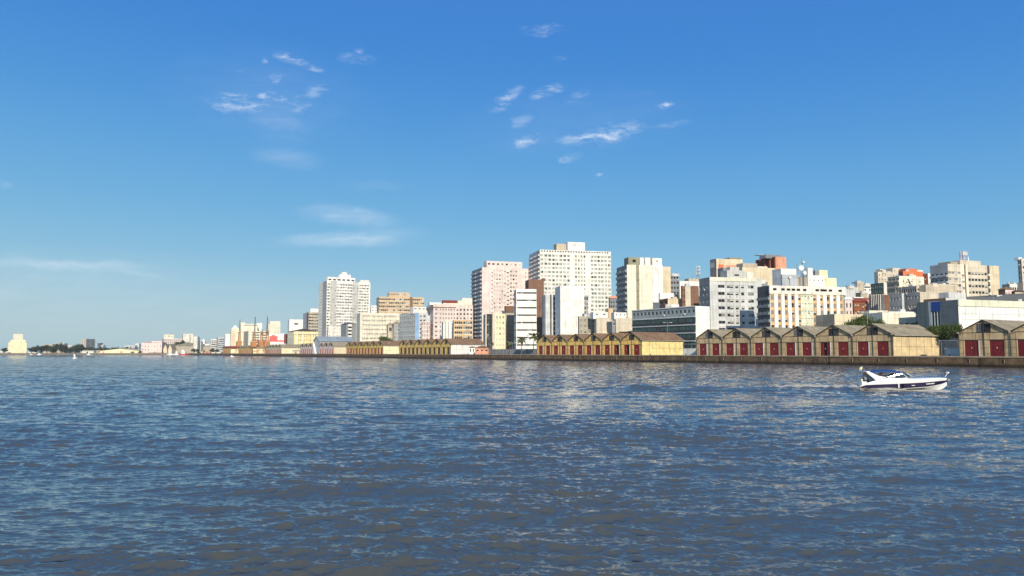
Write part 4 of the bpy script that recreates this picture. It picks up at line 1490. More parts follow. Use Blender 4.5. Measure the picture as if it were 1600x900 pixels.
b = B('pale grey office slab with rows of wide dark windows and dark left side', 1093, 1109.5, 1191, 433, 342, 15, 'palegrey',
      F=[(12, 'palegrey', None), (0.4, 'greystripe', None)] [:1] + [(1, 'palegrey', None)] + [(14, 'palegrey', G(1, .82, 1.4, 3.2, 3.3, 'dark')), (.5, 'midgrey', None), (15, 'palegrey', G(1, .74, 1.4, 3.2, 3.3, 'dark')), (9, 'palegrey', G(1, .62, 1.4, 3.2, 3.3, 'dark')), (.5, 'midgrey', None),
      (10, 'palegrey', G(1, .55, 1.4, 3.2, 3.3, 'dark')), (3, 'palegrey', None), (13, 'palegrey', G(1, .78, 1.4, 3.2, 3.3, 'dark')), (13, 'palegrey', None)],
      L=[(1, 'midgrey', G(3, .85, 1.5, 3.2, 3.3, 'dark'))], yb=514, name=OB, clutter=0)
mb = MB(); mb.box(-.1, b.w * .88, -.3, -.003, b.H - 1.6, b.H + .05, W('cream')); mb.build('fascia_band', b.root)
pent(b, 1136, 1166, 422, 2, 6, 'greystripe', G(1, .25, .7, 3, 1.8, 'open', rows=1, fr=None)); pent(b, 1140.5, 1155, 417, 4, 4, 'greystripe'); pent(b, 1130, 1141, 418, 7, 5, 'midgrey'); pent(b, 1166.5, 1176, 425, 3, 3, 'offwhite')
b = B('dark grey building with balconies squeezed between the pale office slab and the hotel', 1180, 1186, 1200, 440, 366, 14, 'midgrey', F=[(1, 'midgrey', G(3, .6, 1.5, 3, 2, 'dark'))], yb=470, clutter=1)

# ---- centre right
b = B('glass banded office block with dark green windows and a blank bright white end wall', 988, 1087, 1113.5, 478, 338, 31, 'white', F=[(1, 'white', None)],
      L=[(1, 'glassgrey', G(16, .62, 1.5, 20, 1.4, 'blue', rows=1))], yb=545, name=OB, clutter=0)
dep = b.d
pn = W('teal')
k = 0
zz = b.H - 4.2
while zz > 2.5:
    mb = MB()
    n = 18
    mb.box(-.55, -.02, .1, dep - .1, zz - .62, zz - .2, W('palegrey'))
    for q in range(n):
        y0 = dep * (q + .04) / n; y1 = dep * (q + .96) / n
        mb.face([(-.12, y1, zz - 2.7), (-.12, y0, zz - 2.7), (-.12, y0, zz - .7), (-.12, y1, zz - .7)], M_GLASSB if random.random() < .85 else M_GLASS)
        mb.box(-.2, -.02, y0 - dep * .002 - .12, y0, zz - 2.75, zz - .65, W('darkgrey'))
    mb.box(-.45, -.02, .1, dep - .1, zz - 3.38, zz - 2.75, W('charcoal'))
    mb.build('window_band', b.root)
    zz -= 3.55
mb = MB(); mb.box(-.3, -.01, -.1, dep + .1, b.H - .35, b.H + .08, W('palegrey')); mb.build('cornice', b.root)

b = B('cream and white tower with a dark balcony side and olive penthouse', 964, 980, 1036, 413.5, 410, 10, 'white',
      F=[(13.5, 'cream', None), (4.6, 'olive', G(1, .3, .5, 3, 2, 'mix', fr=None)), (20, 'cream', None), (1, 'greystripe', None), (14.5, 'white', None)],
      L=[(1, 'midgrey', G(2, .72, 1.8, 3.0, 1.8, 'dark', bal=.8, bm='grey'))], yb=500, clutter=0)
pent(b, 981.5, 1019, 401.8, .6, 7, 'olive', G(2, .3, 1.6, 4, 1.2, 'open', rows=1)); pent(b, 1019.2, 1034, 403.4, .1, 8, 'white', G(1, .2, .8, 4, 1.2, 'mix', rows=1))
pent(b, 1000, 1006, 402.5, .2, .4, 'white'); pent(b, 1007.5, 1016, 402.5, .2, .4, 'white')
mast(b, 1012, 393, 3, .06, arms=0)
b = B('tan brick wall tower right behind the cream and white tower', 1033, 1034.5, 1048, 416.5, 432, 14, 'sand', F=[(1, 'sand', None)], yb=462, clutter=0, d=12)
b = B('dark brown ruined looking block with dark top floor right of the tan tower', 1046, 1048, 1061, 429.5, 455, 14, 'midgrey', F=[(1, 'midgrey', G(3, .6, 1.3, 3, 1.0, 'open'))], yb=460, clutter=1)
b = B('white building with roof antennas behind the dark brown block', 1060, 1062, 1093, 439, 432, 14, 'white', F=[(10, 'white', None), (20, 'white', G(6, .2, 1.6, 5, 1.6, 'dark', fr=None)), (4, 'white', None)], yb=475, clutter=0)
pent(b, 1076, 1095, 435, 2, 5, 'stone')
mast(b, 1082, 425, 3.5, .1, arms=0)


def lattice(b, px, yt, ybm, back=3, s=1.0, cols=('white', 'red')):
    u, Y = u_at(b, px, yt, back)
    z1 = at(px, yt, Y).z - b.zb; z0 = at(px, ybm, Y).z - b.zb
    mb = MB()
    for (sx, sy) in ((-s, -s), (s, -s), (s, s), (-s, s)):
        mb.tube((u + sx, back + sy, z0), (u + sx * .8, back + sy, z1), .09, M_METAL, 4)
    n = 4
    for q in range(n + 1):
        z = z0 + (z1 - z0) * q / n
        for (ax, ay, bx_, by_) in ((-s, -s, s, -s), (s, -s, s, s), (s, s, -s, s), (-s, s, -s, -s)):
            mb.tube((u + ax, back + ay, z), (u + bx_, back + by_, z), .09, M_METAL, 4)
    for q in (.45, .75, 1.0):
        z = z0 + (z1 - z0) * q
        mb.tube((u, back, z - .25), (u, back, z - .1), s * 1.45, W('offwhite'), 10)
        for a in range(6):
            t = a * math.pi / 3
            mb.box(u + 1.4 * s * math.cos(t) - .15, u + 1.4 * s * math.cos(t) + .15, back + 1.4 * s * math.sin(t) - .15, back + 1.4 * s * math.sin(t) + .15, z - .8, z + .5, W('offwhite'))
    mb.build('antenna_tower', b.root)


lattice(b, 1090.5, 417, 435, 3, .75)
b = B('brown stepped building with a dark shaded end between the white low roofs', 1064, 1066, 1092, 446.5, 384, 12, 'brown', F=[(3, 'brown', G(2, .5, 1.2, 3, 1.5, 'open')), (5, 'beige', None), (8, 'brown', None)], yb=478, clutter=1)
b = B('white long roofed low building in front of the tan tower', 1029, 1031, 1053, 457.5, 402, 12, 'white', F=[(1, 'white', None)], yb=470, clutter=0)
b = B('sand coloured flat block with dark openings beside the white roofed one', 1030, 1043.5, 1065, 466, 388, 14, 'sand', F=[(1, 'sand', G(1, .01, .1, 9, 2, rows=0))], L=[(1, 'brown', G(2, .75, 1.6, 3.0, 1.0, 'open'))], yb=482, clutter=1)
b = B('small white rooftop hut behind the glass banded office', 1039, 1040, 1061, 475.5, 372, 12, 'palegrey', F=[(3, 'palegrey', G(4, .4, 1.2, 4, .8, 'mix', rows=1)), (4, 'white', None)], yb=482, clutter=0)
b = B('small dark house with salmon roof left of the cream tower', 951, 953, 966, 466, 530, 12, 'midgrey', F=[(1, 'midgrey', G(3, .5, 1.4, 3, 2, 'open'))], yb=500, name='house', hip=2.0, roof='salmon')
b = B('tan low block with a white roof room just left of the glass banded office', 961, 962.5, 989, 497, 395, 12, 'beige', F=[(1, 'beige', G(1, .01, .1, 9, 2, rows=0))], yb=530, clutter=0)
pent(b, 960, 979, 488, .8, 5, 'white', G(3, .25, .6, 3, .9, 'open', rows=1, fr=None)); patch(b, 967, 986, 518, 523, M_BLACK)
b = B('beige blank fronted block with a tan tower and white roof room', 929, 932, 956.5, 496.5, 408, 12, 'beige', F=[(1, 'beige', None)], yb=530, clutter=0)
pent(b, 927, 950, 487.5, .8, 5, 'white', G(2, .3, .6, 3, .9, 'open', rows=1, fr=None)); pent(b, 950.5, 958, 481.5, 1.2, 5, 'tan')
b = B('olive four storey block with small square windows behind the yellow warehouse', 903, 905, 930, 494, 418, 12, 'stone', F=[(1, 'oldconcrete', G(4, .42, 1.5, 3.0, 1.6, 'dark'))], yb=530, clutter=1)
pent(b, 914, 929, 489.5, 1, 5, 'grey')

b = B('huge white residential slab with a taller middle part and many pale windows', 827, 843.5, 955, 390, 565, 8, 'whitecap',
      F=[(47, 'whitecap', G(8, .8, 1.7, 3.05, 3.4, 'green', fr=None)), (7, 'whitecap', None), (18, 'whitecap', G(4, .6, 1.7, 3.05, 3.4, 'green', fr=None)), (7, 'whitecap', None), (33, 'whitecap', G(6, .8, 1.7, 3.05, 3.4, 'green', fr=None))],
      L=[(1, 'coolgrey', G(3, .5, 2.2, 3.05, 2, 'dark', bal=.9, bm='white'))], yb=490, clutter=0)
mb = MB(); mb.box(0, b.w * .02, -.02, .2, -1.5, -.5, M_BLACK); ro = mb.build('roof_opening', b.root, (b.w * .02, 0, b.H))
for q in range(1, 26):
    c = ro.copy(); C.objects.link(c); c.parent = b.root; c.location = (b.w * (.02 + .96 * q / 26), 0, b.H)
pent(b, 887, 914, 378, -.4, 10, 'white', G(1, .5, .4, 9, 2, 'pale', rows=1, fr=None)); pent(b, 869.5, 887, 380.5, 4, 8, 'stone')
b = B('blank white fronted block with a tall narrow window strip on its left part', 852, 875.5, 913, 446.5, 448, 10, 'white', F=[(1, 'white', None)], L=[(1, 'white', None)], d=13, yb=540, name=OB, clutter=1)
mb = MB()
for q in range(6):
    z_ = b.H - 4 - q * 4.6
    if z_ > 2: mb.box(b.w * .12, b.w * .75, -.03, -.004, z_, z_ + .08, W('palegrey'))
mb.build('wall_joint', b.root)
b = B('grey white slab with glazed stair strip adjoining the blank white block', 850.5, 852.5, 875, 460, 466, 10, 'palegrey', F=[(8, 'palegrey', None), (2.5, 'charcoal', None), (3, 'palegrey', None), (8, 'palegrey', G(2, .8, 2.2, 3.0, 1.4, 'blue')), (4, 'oldconcrete', None)], yb=545, name=OB, clutter=0, d=10)
b = B('narrow white wing with a column of dark windows right of the blank white block', 911, 912.5, 919.5, 461.5, 466, 10, 'palegrey', F=[(1, 'grey', G(2, .7, 1.8, 2.9, 1, 'dark'))], yb=500, clutter=0)
b = B('dark brown windowless tower between the white banded block and the white slab', 825, 826, 850, 436.5, 500, 8, 'brown', F=[(1, 'brown', None)], yb=545, d=14, clutter=0, name=OB)
pent(b, 848, 852, 434.5, .5, 5, 'brown')
b = B('white office block with eight dark ribbon window bands', 805.5, 806.5, 838.5, 451.5, 472, 6, 'white',
      F=[(1, 'white', G(1, .985, 1.0, 4.55, 1.9, 'dark', fr=M_FRAME, inset=.5))], L=[(1, 'white', G(1, .98, 1.0, 4.55, 1.9, 'dark', inset=.5))], yb=545, d=12, name=OB, clutter=0)
b = B('pale yellow panelled low tower with tan side walls and dark left building', 768.5, 769.5, 790, 490, 500, 8, 'tan', F=[(4.5, 'beige', None), (15, 'paleyellow', G(3, .5, 1.5, 3.6, 1.6, 'pale', fr=None)), (1.2, 'beige', None)], yb=550, d=14, clutter=0)
b = B('dark grey office with a beige frame left of the pale yellow panelled tower', 757.5, 758.5, 769, 490.5, 508, 8, 'beige', F=[(2, 'beige', None), (8, 'charcoal', G(2, .8, 2, 3.4, 1.2, 'dark')), (1.5, 'beige', None)], yb=550, d=14, name=OB, clutter=0)
b = B('brown shaded block with dark cupola between the panelled tower and the white banded block', 789, 790, 807, 489, 512, 8, 'oldconcrete', F=[(1, 'oldconcrete', G(4, .2, .6, 3.2, 2, 'dark', fr=None))], yb=550, d=14, clutter=0)
pent(b, 790, 805, 478, 2, 6, 'brown'); pent(b, 786, 796, 486, 1, 4, 'darkgrey')

b = B('pale pink tower with a dark balcony side and white roof storey', 737, 753, 838, 417.5, 585, 10, 'palepink',
      F=[(17, 'palepink', G(1, .01, .1, 9, 2, rows=0)), (3.5, 'palepink', G(1, .5, .8, 3.05, 3.4, 'dark', fr=None)), (24, 'palepink', G(5, .6, 1.5, 3.05, 1.8, 'light', fr=None)), (6, 'palepink', G(1, .8, 1.1, 3.05, 3.0, 'mix', fr=M_FRAME)), (15, 'palepink', G(3, .7, 1.5, 3.05, 1.8, 'mix', fr=None)),
         (13, 'palepink', None), (4, 'palepink', G(1, .6, .6, 3.05, 3, 'dark', fr=None)), (18, 'palepink', None)],
      L=[(1, 'bluegrey', G(2, .6, 2.0, 3.05, 1.6, 'dark', bal=1.0, bm='coolgrey'))], yb=545, clutter=0)
pent(b, 760.5, 816, 407.5, .8, 9, 'palepink', G(8, .5, 1.3, 4, 1.6, 'light', rows=1, fr=None))
mb = MB(); mb.box(b.w * .72 - .25, b.w * .72 + .05, -.35, -.01, 4, b.H, W('offwhite')); mb.build('pilaster', b.root)
mast(b, 790, 404, 3, .05, arms=0)

b = B('white and tan narrow front beside the gridded beige block', 691.5, 692.5, 709, 502.5, 562, 10, 'offwhite', F=[(2, 'offwhite', None), (1.5, 'grey', None), (3, 'offwhite', None), (1, 'grey', None), (3, 'white', None), (3, 'palegrey', G(2, .3, 1.2, 3, 1.5, 'dark'))], yb=532, clutter=1, d=12)
b = B('beige low block with a grid of amber framed balconies', 708, 709, 738, 500, 548, 8, 'beige', F=[(1, 'amber', None), (12, 'tan', G(4, .9, 1.7, 3.5, 1.1, 'dark', band='cream', bandh=.5)), (1.2, 'amber', None, .3), (14, 'tan', G(4, .9, 1.7, 3.5, 1.1, 'dark', band='cream', bandh=.5))], yb=532, clutter=1, d=12)
b = B('pink corner building with a flat cornice and red topped roof room', 666.5, 677, 712, 475, 592, 8, 'pink',
      F=[(9, 'pink', G(1, .4, 1.5, 3.3, 3.4, 'dark')), (26, 'pink', G(6, .42, 1.5, 3.3, 3.4, 'mix'))], L=[(1, 'pink', G(4, .4, 1.6, 3.3, 3.4, 'dark'))], yb=532, clutter=2)
mb = MB(); mb.box(-1, b.w + .2, -1, -.005, b.H - 2.4, b.H - 2.0, W('stone')); mb.box(-1, -.01, -1, b.d, b.H - 2.4, b.H - 2.0, W('stone')); mb.build('cornice', b.root)
pent(b, 692.5, 714, 469, 3, 6, 'darkred'); pent(b, 692.5, 736, 473.5, 2.2, 6, 'cream'); pent(b, 671, 690, 472.5, 1.5, 6, 'white')
b = B('pink building with square windows shaded by the tall pink tower', 711, 712, 739, 476.5, 597, 8, 'pink', F=[(1, 'pink', G(5, .5, 1.5, 3.3, 3.0, 'dark'))], yb=502, clutter=0)
pent(b, 715.5, 727, 469.5, 1.5, 5, 'cream'); pent(b, 722, 738, 465.5, 5, 5, 'offwhite')
b = B('narrow pink striped low building left of the pink corner building', 658, 659, 672, 501.5, 592, 8, 'palepink', F=[(1, 'palepink', G(5, .42, 2.0, 3.0, 1.0, 'dark'))], yb=532, clutter=0, d=12)
b = B('pale blue grey office with window bands and a blue stair strip', 624, 648.5, 672, 488.5, 602, 31, 'palegrey', F=[(5, 'blue', None), (9, 'palegrey', G(2, .6, 1.2, 3.3, 2, 'dark')), (5, 'lightblue', None)],
      L=[(1, 'palegrey', G(8, .78, 1.5, 4.0, 2.2, 'dark', band='offwhite', bandh=.3))], yb=532, clutter=1, name=OB)
pent(b, 646, 665.5, 479, 2, 6, 'white', G(3, .6, .8, 3, 1.2, 'dark', rows=1)); pent(b, 652, 672.5, 485, 1, 8, 'offwhite')
b = B('broad pale yellow office slab with seven long bands of windows', 557, 562.5, 626, 488.5, 705, 6, 'cream', F=[(1.3, 'cream', None), (22, 'cream', G(24, .68, 1.45, 4.1, 2.0, 'mix', fr=None, band='cream', bandh=.5, bandd=.4))], yb=535, name=OB, clutter=0)
b = B('dark small gabled houses in shade before the pale yellow slab', 604, 606, 614, 508, 655, 12, 'stone', F=[(1, 'stone', G(1, .5, 3, 8, 2, 'open', rows=1))], yb=530, name='house', hip=2.5, roof='roofgrey')
b = B('grey shaded gabled building right of the small dark house', 613, 615, 625, 505.5, 642, 12, 'grey', F=[(1, 'grey', G(2, .3, 1.2))], yb=532, hip=2.5, roof='roofgrey', name='house')
b = B('tan office tower with broad horizontal bands and taller middle', 588, 592, 662.5, 463.5, 830, 8, 'tan',
      F=[(15, 'tan', G(5, .8, 1.7, 3.9, 1.8, 'mix', fr=None, band='sand', bandh=.7)), (33, 'tan', G(10, .8, 1.7, 3.9, 1.8, 'mix', fr=None, band='sand', bandh=.7)), (4, 'brown', None), (18, 'tan', G(6, .8, 1.7, 3.9, 1.8, 'mix', fr=None, band='sand', bandh=.7))],
      L=[(1, 'midgrey', G(2, .7, 1.8, 3.9, 1.8, 'dark'))], yb=492, clutter=1, name=OB)
pent(b, 607.5, 641, 456.5, .3, 12, 'tan', G(10, .8, 1.7, 3.9, 1.4, 'mix', rows=1, fr=None)); mast(b, 622, 451, 3, .1, arms=0)
b = B('small white building between the tall white tower and the tan tower', 578, 580, 590, 477.5, 850, 8, 'white', F=[(1, 'white', G(2, .4, 1.3, v='dark'))], yb=492, clutter=1)

# ---- tall white tower at left centre
b = B('tall white tower with grey corner strip and white roof rooms, tallest on the left', 497.5, 510, 578, 438.5, 860, 14, 'whitecap',
      F=[(5.5, 'whitecap', G(1, .75, 1.6, 3.3, 3.0, 'light', fr=None)), (10, 'greystripe', G(3, .6, 1.4, 3.3, 3.6, 'pale', fr=None)), (25, 'white', G(6, .86, 1.7, 3.3, 3.0, 'light', fr=None)), (10, 'greystripe', G(3, .6, 1.4, 3.3, 3.6, 'pale', fr=None)), (17, 'whitecap', G(4, .85, 1.7, 3.3, 3.0, 'light', fr=None)), (2, 'white', None)],
      L=[(7, 'whitecap', G(1, .9, .25, 3.3, 3, 'dark', fr=None)), (6, 'grey', G(1, .35, 1, 3.3, 3, 'pale', fr=None))], yb=535, clutter=0)
pent(b, 512, 555, 432.5, 3, 10, 'white', G(6, .6, 1.6, 4, 2.0, 'open', rows=1, fr=None)); pent(b, 531, 548, 428.5, 5, 8, 'white'); pent(b, 535, 542, 425, 6, 5, 'whitecap'); pent(b, 563, 577, 437.5, 2, 6, 'offwhite')
b = B('grey low office with a dark black striped corner before the white tower', 532.5, 541, 556, 506, 738, 26, 'midgrey', F=[(1, 'midgrey', G(1, .1, .1, 9, 2, rows=0)), (2, 'white', G(1, .96, 1.7, 3.4, 2.4, 'open', fr=None)), (2.2, 'midgrey', None)], L=[(1, 'grey', G(1, .94, .25, 1.2, 2, 'dark', fr=None))], yb=533, clutter=0, name=OB, hip=1.6, roof='darkgrey')
b = B('white low block at the foot of the tall white tower', 511, 513, 533, 510, 790, 12, 'white', F=[(1, 'offwhite', G(5, .3, 1.0, 3.4, 2, 'light'))], yb=525, clutter=2)
b = B('grey and brown banded block with white roof room left of the tall white tower', 473.5, 482, 498, 487.5, 960, 12, 'offwhite', F=[(1, 'stone', G(1, .94, 1.6, 3.9, 2, 'dark', fr=None))], L=[(2, 'coolgrey', None), (1, 'brown', None)], yb=518, clutter=0)
pent(b, 485, 498, 482, 2, 7, 'white')
b = B('white block with one dark window left of the grey banded block', 449.5, 452, 474, 499, 1010, 8, 'white', F=[(1, 'white', G(1, .01, .1, 9, 2, rows=0)), (1, 'white', G(1, .85, 2.4, 30, 4.5, 'dark', rows=1)), (1, 'white', None)], yb=520, clutter=3)
b = B('pale yellow classical customs house with pilasters and dark hipped roof', 449.5, 459, 497, 517.5, 890, 14, 'custom', F=[(3, 'custom', None), (2, 'cream', None, .6), (5, 'custom', G(2, .35, 2.2, 5.2, 4, 'mix')), (2, 'cream', None, .6), (10, 'custom', G(4, .35, 2.2, 5.2, 4, 'mix')), (2, 'cream', None, .6), (5, 'custom', G(2, .35, 2.2, 5.2, 4, 'mix')), (2, 'custom', None)],
      L=[(1, 'cream', G(3, .35, 2.2, 5.2, 4, 'mix'))], yb=548, name='customs_house', hip=3.6, roof='darkbrown')
mb = MB(); mb.box(-.8, b.w + .8, -1.2, -.65, b.H - 3.2, b.H - 2.5, W('cream')); mb.build('cornice', b.root)

# grey tall gabled shed by the quay with a white triangular canopy
Zs = Zq(492, 6); xs = (492 - 800) / F * Zs
r = empty('shed', (xs, Zs, QH), math.atan2(-UV.y, -UV.x), 'tall grey gabled shed with a white leaning canopy between the two pink warehouses', 'shed')
mb = MB(); g_ = W('grey'); w_ = 15; e_ = 11; p_ = 15
mb.face([(0, 0, 0), (w_, 0, 0), (w_, 0, e_), (w_ / 2, 0, p_), (0, 0, e_)], W('coolgrey'))
mb.face([(w_, 30, 0), (0, 30, 0), (0, 30, e_), (w_ / 2, 30, p_), (w_, 30, e_)], W('coolgrey'))
mb.face([(0, 30, 0), (0, 0, 0), (0, 0, e_), (0, 30, e_)], g_); mb.face([(w_, 0, 0), (w_, 30, 0), (w_, 30, e_), (w_, 0, e_)], g_)
mb.build('wall', r)
mb = MB()
for s in (-1, 1):
    xa, xb = w_ / 2, w_ / 2 + s * (w_ / 2 + .8); za, zb = p_ + .15, e_ - .25
    q = [(xa, -1, za), (xb, -1, zb), (xb, 31, zb), (xa, 31, za)]
    mb.prism(q if s > 0 else q[::-1], (0, 0, -.2), W('bluegrey'))
mb.build('roof', r)
mb = MB(); mb.prism([(1, -2, 0), (9, -2, 0), (2, -2, 9)], (0, 1.5, 0), W('white')); mb.build('canopy', r)

# ---- left: far blocks
b = B('white low house row with a red mural and dark red end wall near the cranes', 418, 420, 447, 521.5, 1050, 8, 'white', F=[(1, 'white', None)], Rz=[(1, 'darkred', None)], yb=545, clutter=1, d=14)
patch(b, 421, 433.5, 525, 534, W('pinkred')); patch(b, 425, 429.5, 523.5, 525.2, W('pinkred')); patch(b, 433.6, 443.5, 531.5, 534, W('pinkred')); patch(b, 443.7, 447, 521.8, 537, W('darkred'))
b = B('cream tall block with stepped roof right of the harbour cranes', 416, 418.5, 438, 506.5, 1180, 8, 'cream', F=[(1, 'cream', G(4, .2, .9, 3.2, 3, 'mix', fr=None))], yb=530, clutter=0)
pent(b, 422, 438, 501.8, 1, 8, 'cream')
b = B('white small block seen between the crane jibs', 399.5, 401, 409.5, 504.8, 1230, 8, 'white', F=[(1, 'white', None)], yb=520, clutter=1)
b = B('long cream slab with a dark top band behind the crane jibs', 374.5, 376, 402, 505.8, 1200, 8, 'cream', F=[(1, 'cream', None), (5, 'cream', G(1, .95, 1.1, 3.2, 1.6, 'dark', fr=None, rows=1))], yb=530, clutter=0)
pent(b, 376, 383, 503.8, .5, 8, 'cream')
b = B('cream office with seven wide window bands behind the harbour cranes', 380.5, 388, 421, 517, 1140, 8, 'cream', F=[(1.2, 'cream', None), (3, 'cream', G(1, .92, 1.7, 3.6, 1.6, 'dark', fr=None)), (.6, 'cream', None), (2, 'cream', G(1, .92, 1.7, 3.6, 1.6, 'dark', fr=None)), (1, 'cream', None)], L=[(1, 'stone', G(1, .5, 1.8, 3.6, 1.6, 'dark', fr=None))], yb=545, clutter=1, name=OB)
patch(b, 401, 408, 532, 534.5, W('pinkred')); patch(b, 411.5, 416, 532, 534.5, W('pinkred'))
b = B('cream block with a small white pyramid roof left of the cranes', 359, 360.5, 374.5, 517, 1220, 8, 'cream', F=[(2, 'sand', None), (1, 'cream', None), (1, 'cream', G(1, .9, 1.2, 3, 2, 'dark', fr=None))], yb=545, clutter=0)
pent(b, 361.5, 373.5, 512.5, 1, 10, 'cream'); 
u, Y = u_at(b, 363, 510, 2); u2, _ = u_at(b, 372, 510, 2); zz = at(363, 512.6, Y).z - b.zb; zp = at(367, 507.5, Y).z - b.zb
mb = MB(); um = (u + u2) / 2
ps = [(u, 2, zz), (u2, 2, zz), (u2, 2 + u2 - u, zz), (u, 2 + u2 - u, zz)]
for q in range(4): mb.face([ps[q], ps[(q + 1) % 4], (um, 2 + (u2 - u) / 2, zp)], W('white'))
mb.build('pyramid_roof', b.root)
b = B('white narrow block left of the pyramid roofed block', 350.5, 352, 359.5, 521.8, 1240, 8, 'white', F=[(1, 'white', None)], yb=545, clutter=1)
b = B('dark grey block with pale window bands near the far warehouses', 338.5, 340, 351, 526.5, 1270, 8, 'midgrey', F=[(1, 'coolgrey', G(1, .9, 1.4, 3.2, 3.5, 'dark', fr=None))], yb=545, clutter=0)
b = B('white building with three dark floors left of the dark grey block', 328, 329.5, 339, 530, 1300, 8, 'white', F=[(1, 'white', G(1, .86, 1.8, 3.0, 2.0, 'dark', fr=None))], yb=545, clutter=0)
b = B('little white domed church tower far behind the long dark roof', 314, 315, 320, 533.5, 1350, 8, 'white', F=[(1, 'white', None)], yb=545, clutter=0, name='church', d=6, hip=5, roof='white')
for q, (xa, xb, yt, wl, lab) in enumerate(((301.5, 308.5, 526, 'offwhite', 'off white block right of the spire topped tower on the far left'), (307, 314, 533, 'white', 'low white block among the farthest roofs left of the domed church'), (319.5, 328, 537, 'white', 'lowest white roofed block right of the domed church'))):
    B(lab, xa, xa + .8, xb, yt, 1300 + 20 * q, 8, wl, F=[(1, wl, G(3, .4, 1.4, 3.2, 2, 'mix', fr=None))], yb=545, clutter=1, d=14)
b = B('cream block with dark window column and a spire on its roof', 284, 286, 301.5, 521.5, 1420, 8, 'cream', F=[(3, 'offwhite', None), (1, 'cream', G(1, .9, 1.6, 3.2, 3, 'dark', fr=None)), (1, 'cream', None)], yb=545, clutter=0)
u, Y = u_at(b, 289.5, 515, 3); zz = at(289.5, 510.5, Y).z - b.zb
mb = MB(); mb.tube((u, 3, b.H - 1), (u, 3, b.H + 5), 1.4, W('coolgrey'), 8, .8); mb.tube((u, 3, b.H + 5), (u, 3, zz), .7, W('coolgrey'), 8, .1); mb.build('spire', b.root)
b = B('brown lower floors block with dark top edge at the far left centre', 253, 256, 284, 529, 1400, 8, 'beige', F=[(1, 'pink', G(9, .5, 1.8, 3.6, 1.8, 'dark', fr=None))], yb=545, clutter=1)
pent(b, 256, 272, 522.5, .8, 10, 'cream', G(3, .5, 1.2, 3.2, 2.5, 'mix', rows=1, fr=None)); pent(b, 266, 271, 521.5, 2, 6, 'midgrey')
b = B('pale pink factory with red roof edge on the far shore', 219.5, 221, 253, 535.5, 1320, 4, 'palepink', F=[(1, 'palepink', G(7, .25, 3.2, 6, 4, 'mix', fr=None))], yb=552, clutter=0, name='factory', hip=1.8, roof='salmonpink', d=20)
pent(b, 237, 253, 533, 3, 8, 'palepink')

# long dark roofed shed behind the far quay
b = B('very long dark roofed shed behind the far yellow warehouses', 262, 266, 378, 541, 1335, 2, 'oldconcrete', F=[(1, 'oldconcrete', None)], yb=552, clutter=0, name='shed', cat='shed', d=40, hip=6, roof='roofgrey')
for xc in (258, 265.5):
    Zg = 1318
    p = at(xc, 550, Zg)
    r = empty('shed', (p.x - 3.3, Zg, QH), 0, 'sharp cream gable shed, ' + ('left' if xc < 260 else 'right') + ' one of the pair before the long dark roof', 'shed', 'pair of sharp gabled sheds')
    mb = MB(); mb.face([(0, 0, 0), (6.6, 0, 0), (6.6, 0, 7), (3.3, 0, 15), (0, 0, 7)], W('sand')); mb.face([(6.6, 20, 0), (0, 20, 0), (0, 20, 7), (3.3, 20, 15), (6.6, 20, 7)], W('sand'))
    mb.face([(0, 20, 0), (0, 0, 0), (0, 0, 7), (0, 20, 7)], W('sand')); mb.face([(6.6, 0, 0), (6.6, 20, 0), (6.6, 20, 7), (6.6, 0, 7)], W('sand')); mb.build('wall', r)
    mb = MB(); mb.face([(-.3, -.5, 6.8), (3.3, -.5, 15.3), (3.3, 20.5, 15.3), (-.3, 20.5, 6.8)], W('roofgrey')); mb.face([(3.3, -.5, 15.3), (6.9, -.5, 6.8), (6.9, 20.5, 6.8), (3.3, 20.5, 15.3)], W('roofgrey')); mb.build('roof', r)

# far left
b = B('pale yellow grain silo with tower on top at the far left shore', 12.5, 13, 42, 534.8, 1380, 31, 'paleyellow', F=[(8, 'paleyellow', None), (.3, 'sand', None), (12, 'paleyellow', None), (.3, 'sand', None), (8, 'paleyellow', None)], yb=552, clutter=0, name='grain_silo', d=22)
pent(b, 16.5, 40, 531, .6, 18, 'paleyellow'); pent(b, 21, 36.5, 521.8, 1.2, 14, 'cream', G(3, .2, 1.2, 5, 3, 'dark', rows=2, fr=None)); pent(b, 23, 28, 521, 3, 4, 'oldconcrete')
b = B('low white storage building at the extreme left behind the silo', 0, .5, 13, 549, 1400, 2, 'offwhite', F=[(1, 'offwhite', G(4, .4, 1.5, 5, 1.5, 'dark', fr=None))], yb=553, clutter=0, d=14)
b = B('beige apartment tower with shaded right side rising over the far trees', 126.5, 127, 134.5, 529.5, 1650, -12, 'stone', F=[(1, 'stone', G(2, .4, 1.2, 3.1, 2, 'mix', fr=None))], Rz=[(1, 'midgrey', G(2, .5, 1.3, 3.1, 2, 'dark', fr=None))], yb=545, clutter=0, d=26)
for q, (xa, xb, yt, wl, Z_, lab) in enumerate((
        (68, 82, 537.5, 'stone', 1600, 'stone coloured block behind the far trees right of the silo'), (85, 101, 536.5, 'oldconcrete', 1560, 'brownish flat block among the far trees'),
        (101, 115, 540, 'offwhite', 1600, 'off white low block behind the far trees'), (152, 157, 536, 'darkgrey', 1750, 'small dark tower above the far trees'), (157, 161, 539, 'palegrey', 1750, 'pale annex beside the small dark far tower'),
        (194, 211, 539.5, 'palegrey', 1700, 'pale flat long block above the trees left of the pink factory'), (211, 217, 537, 'white', 1720, 'small white block just left of the pink factory'), (128, 158, 547.5, 'stone', 1330, 'low stone coloured shed left of the yellow gable warehouse'))):
    B(lab, xa, xa + .5, xb, yt, Z_, 3, wl, F=[(1, wl, G(4, .5, 1.2, 3.2, 1.5, 'mix', fr=None))], yb=548, clutter=1, d=12)
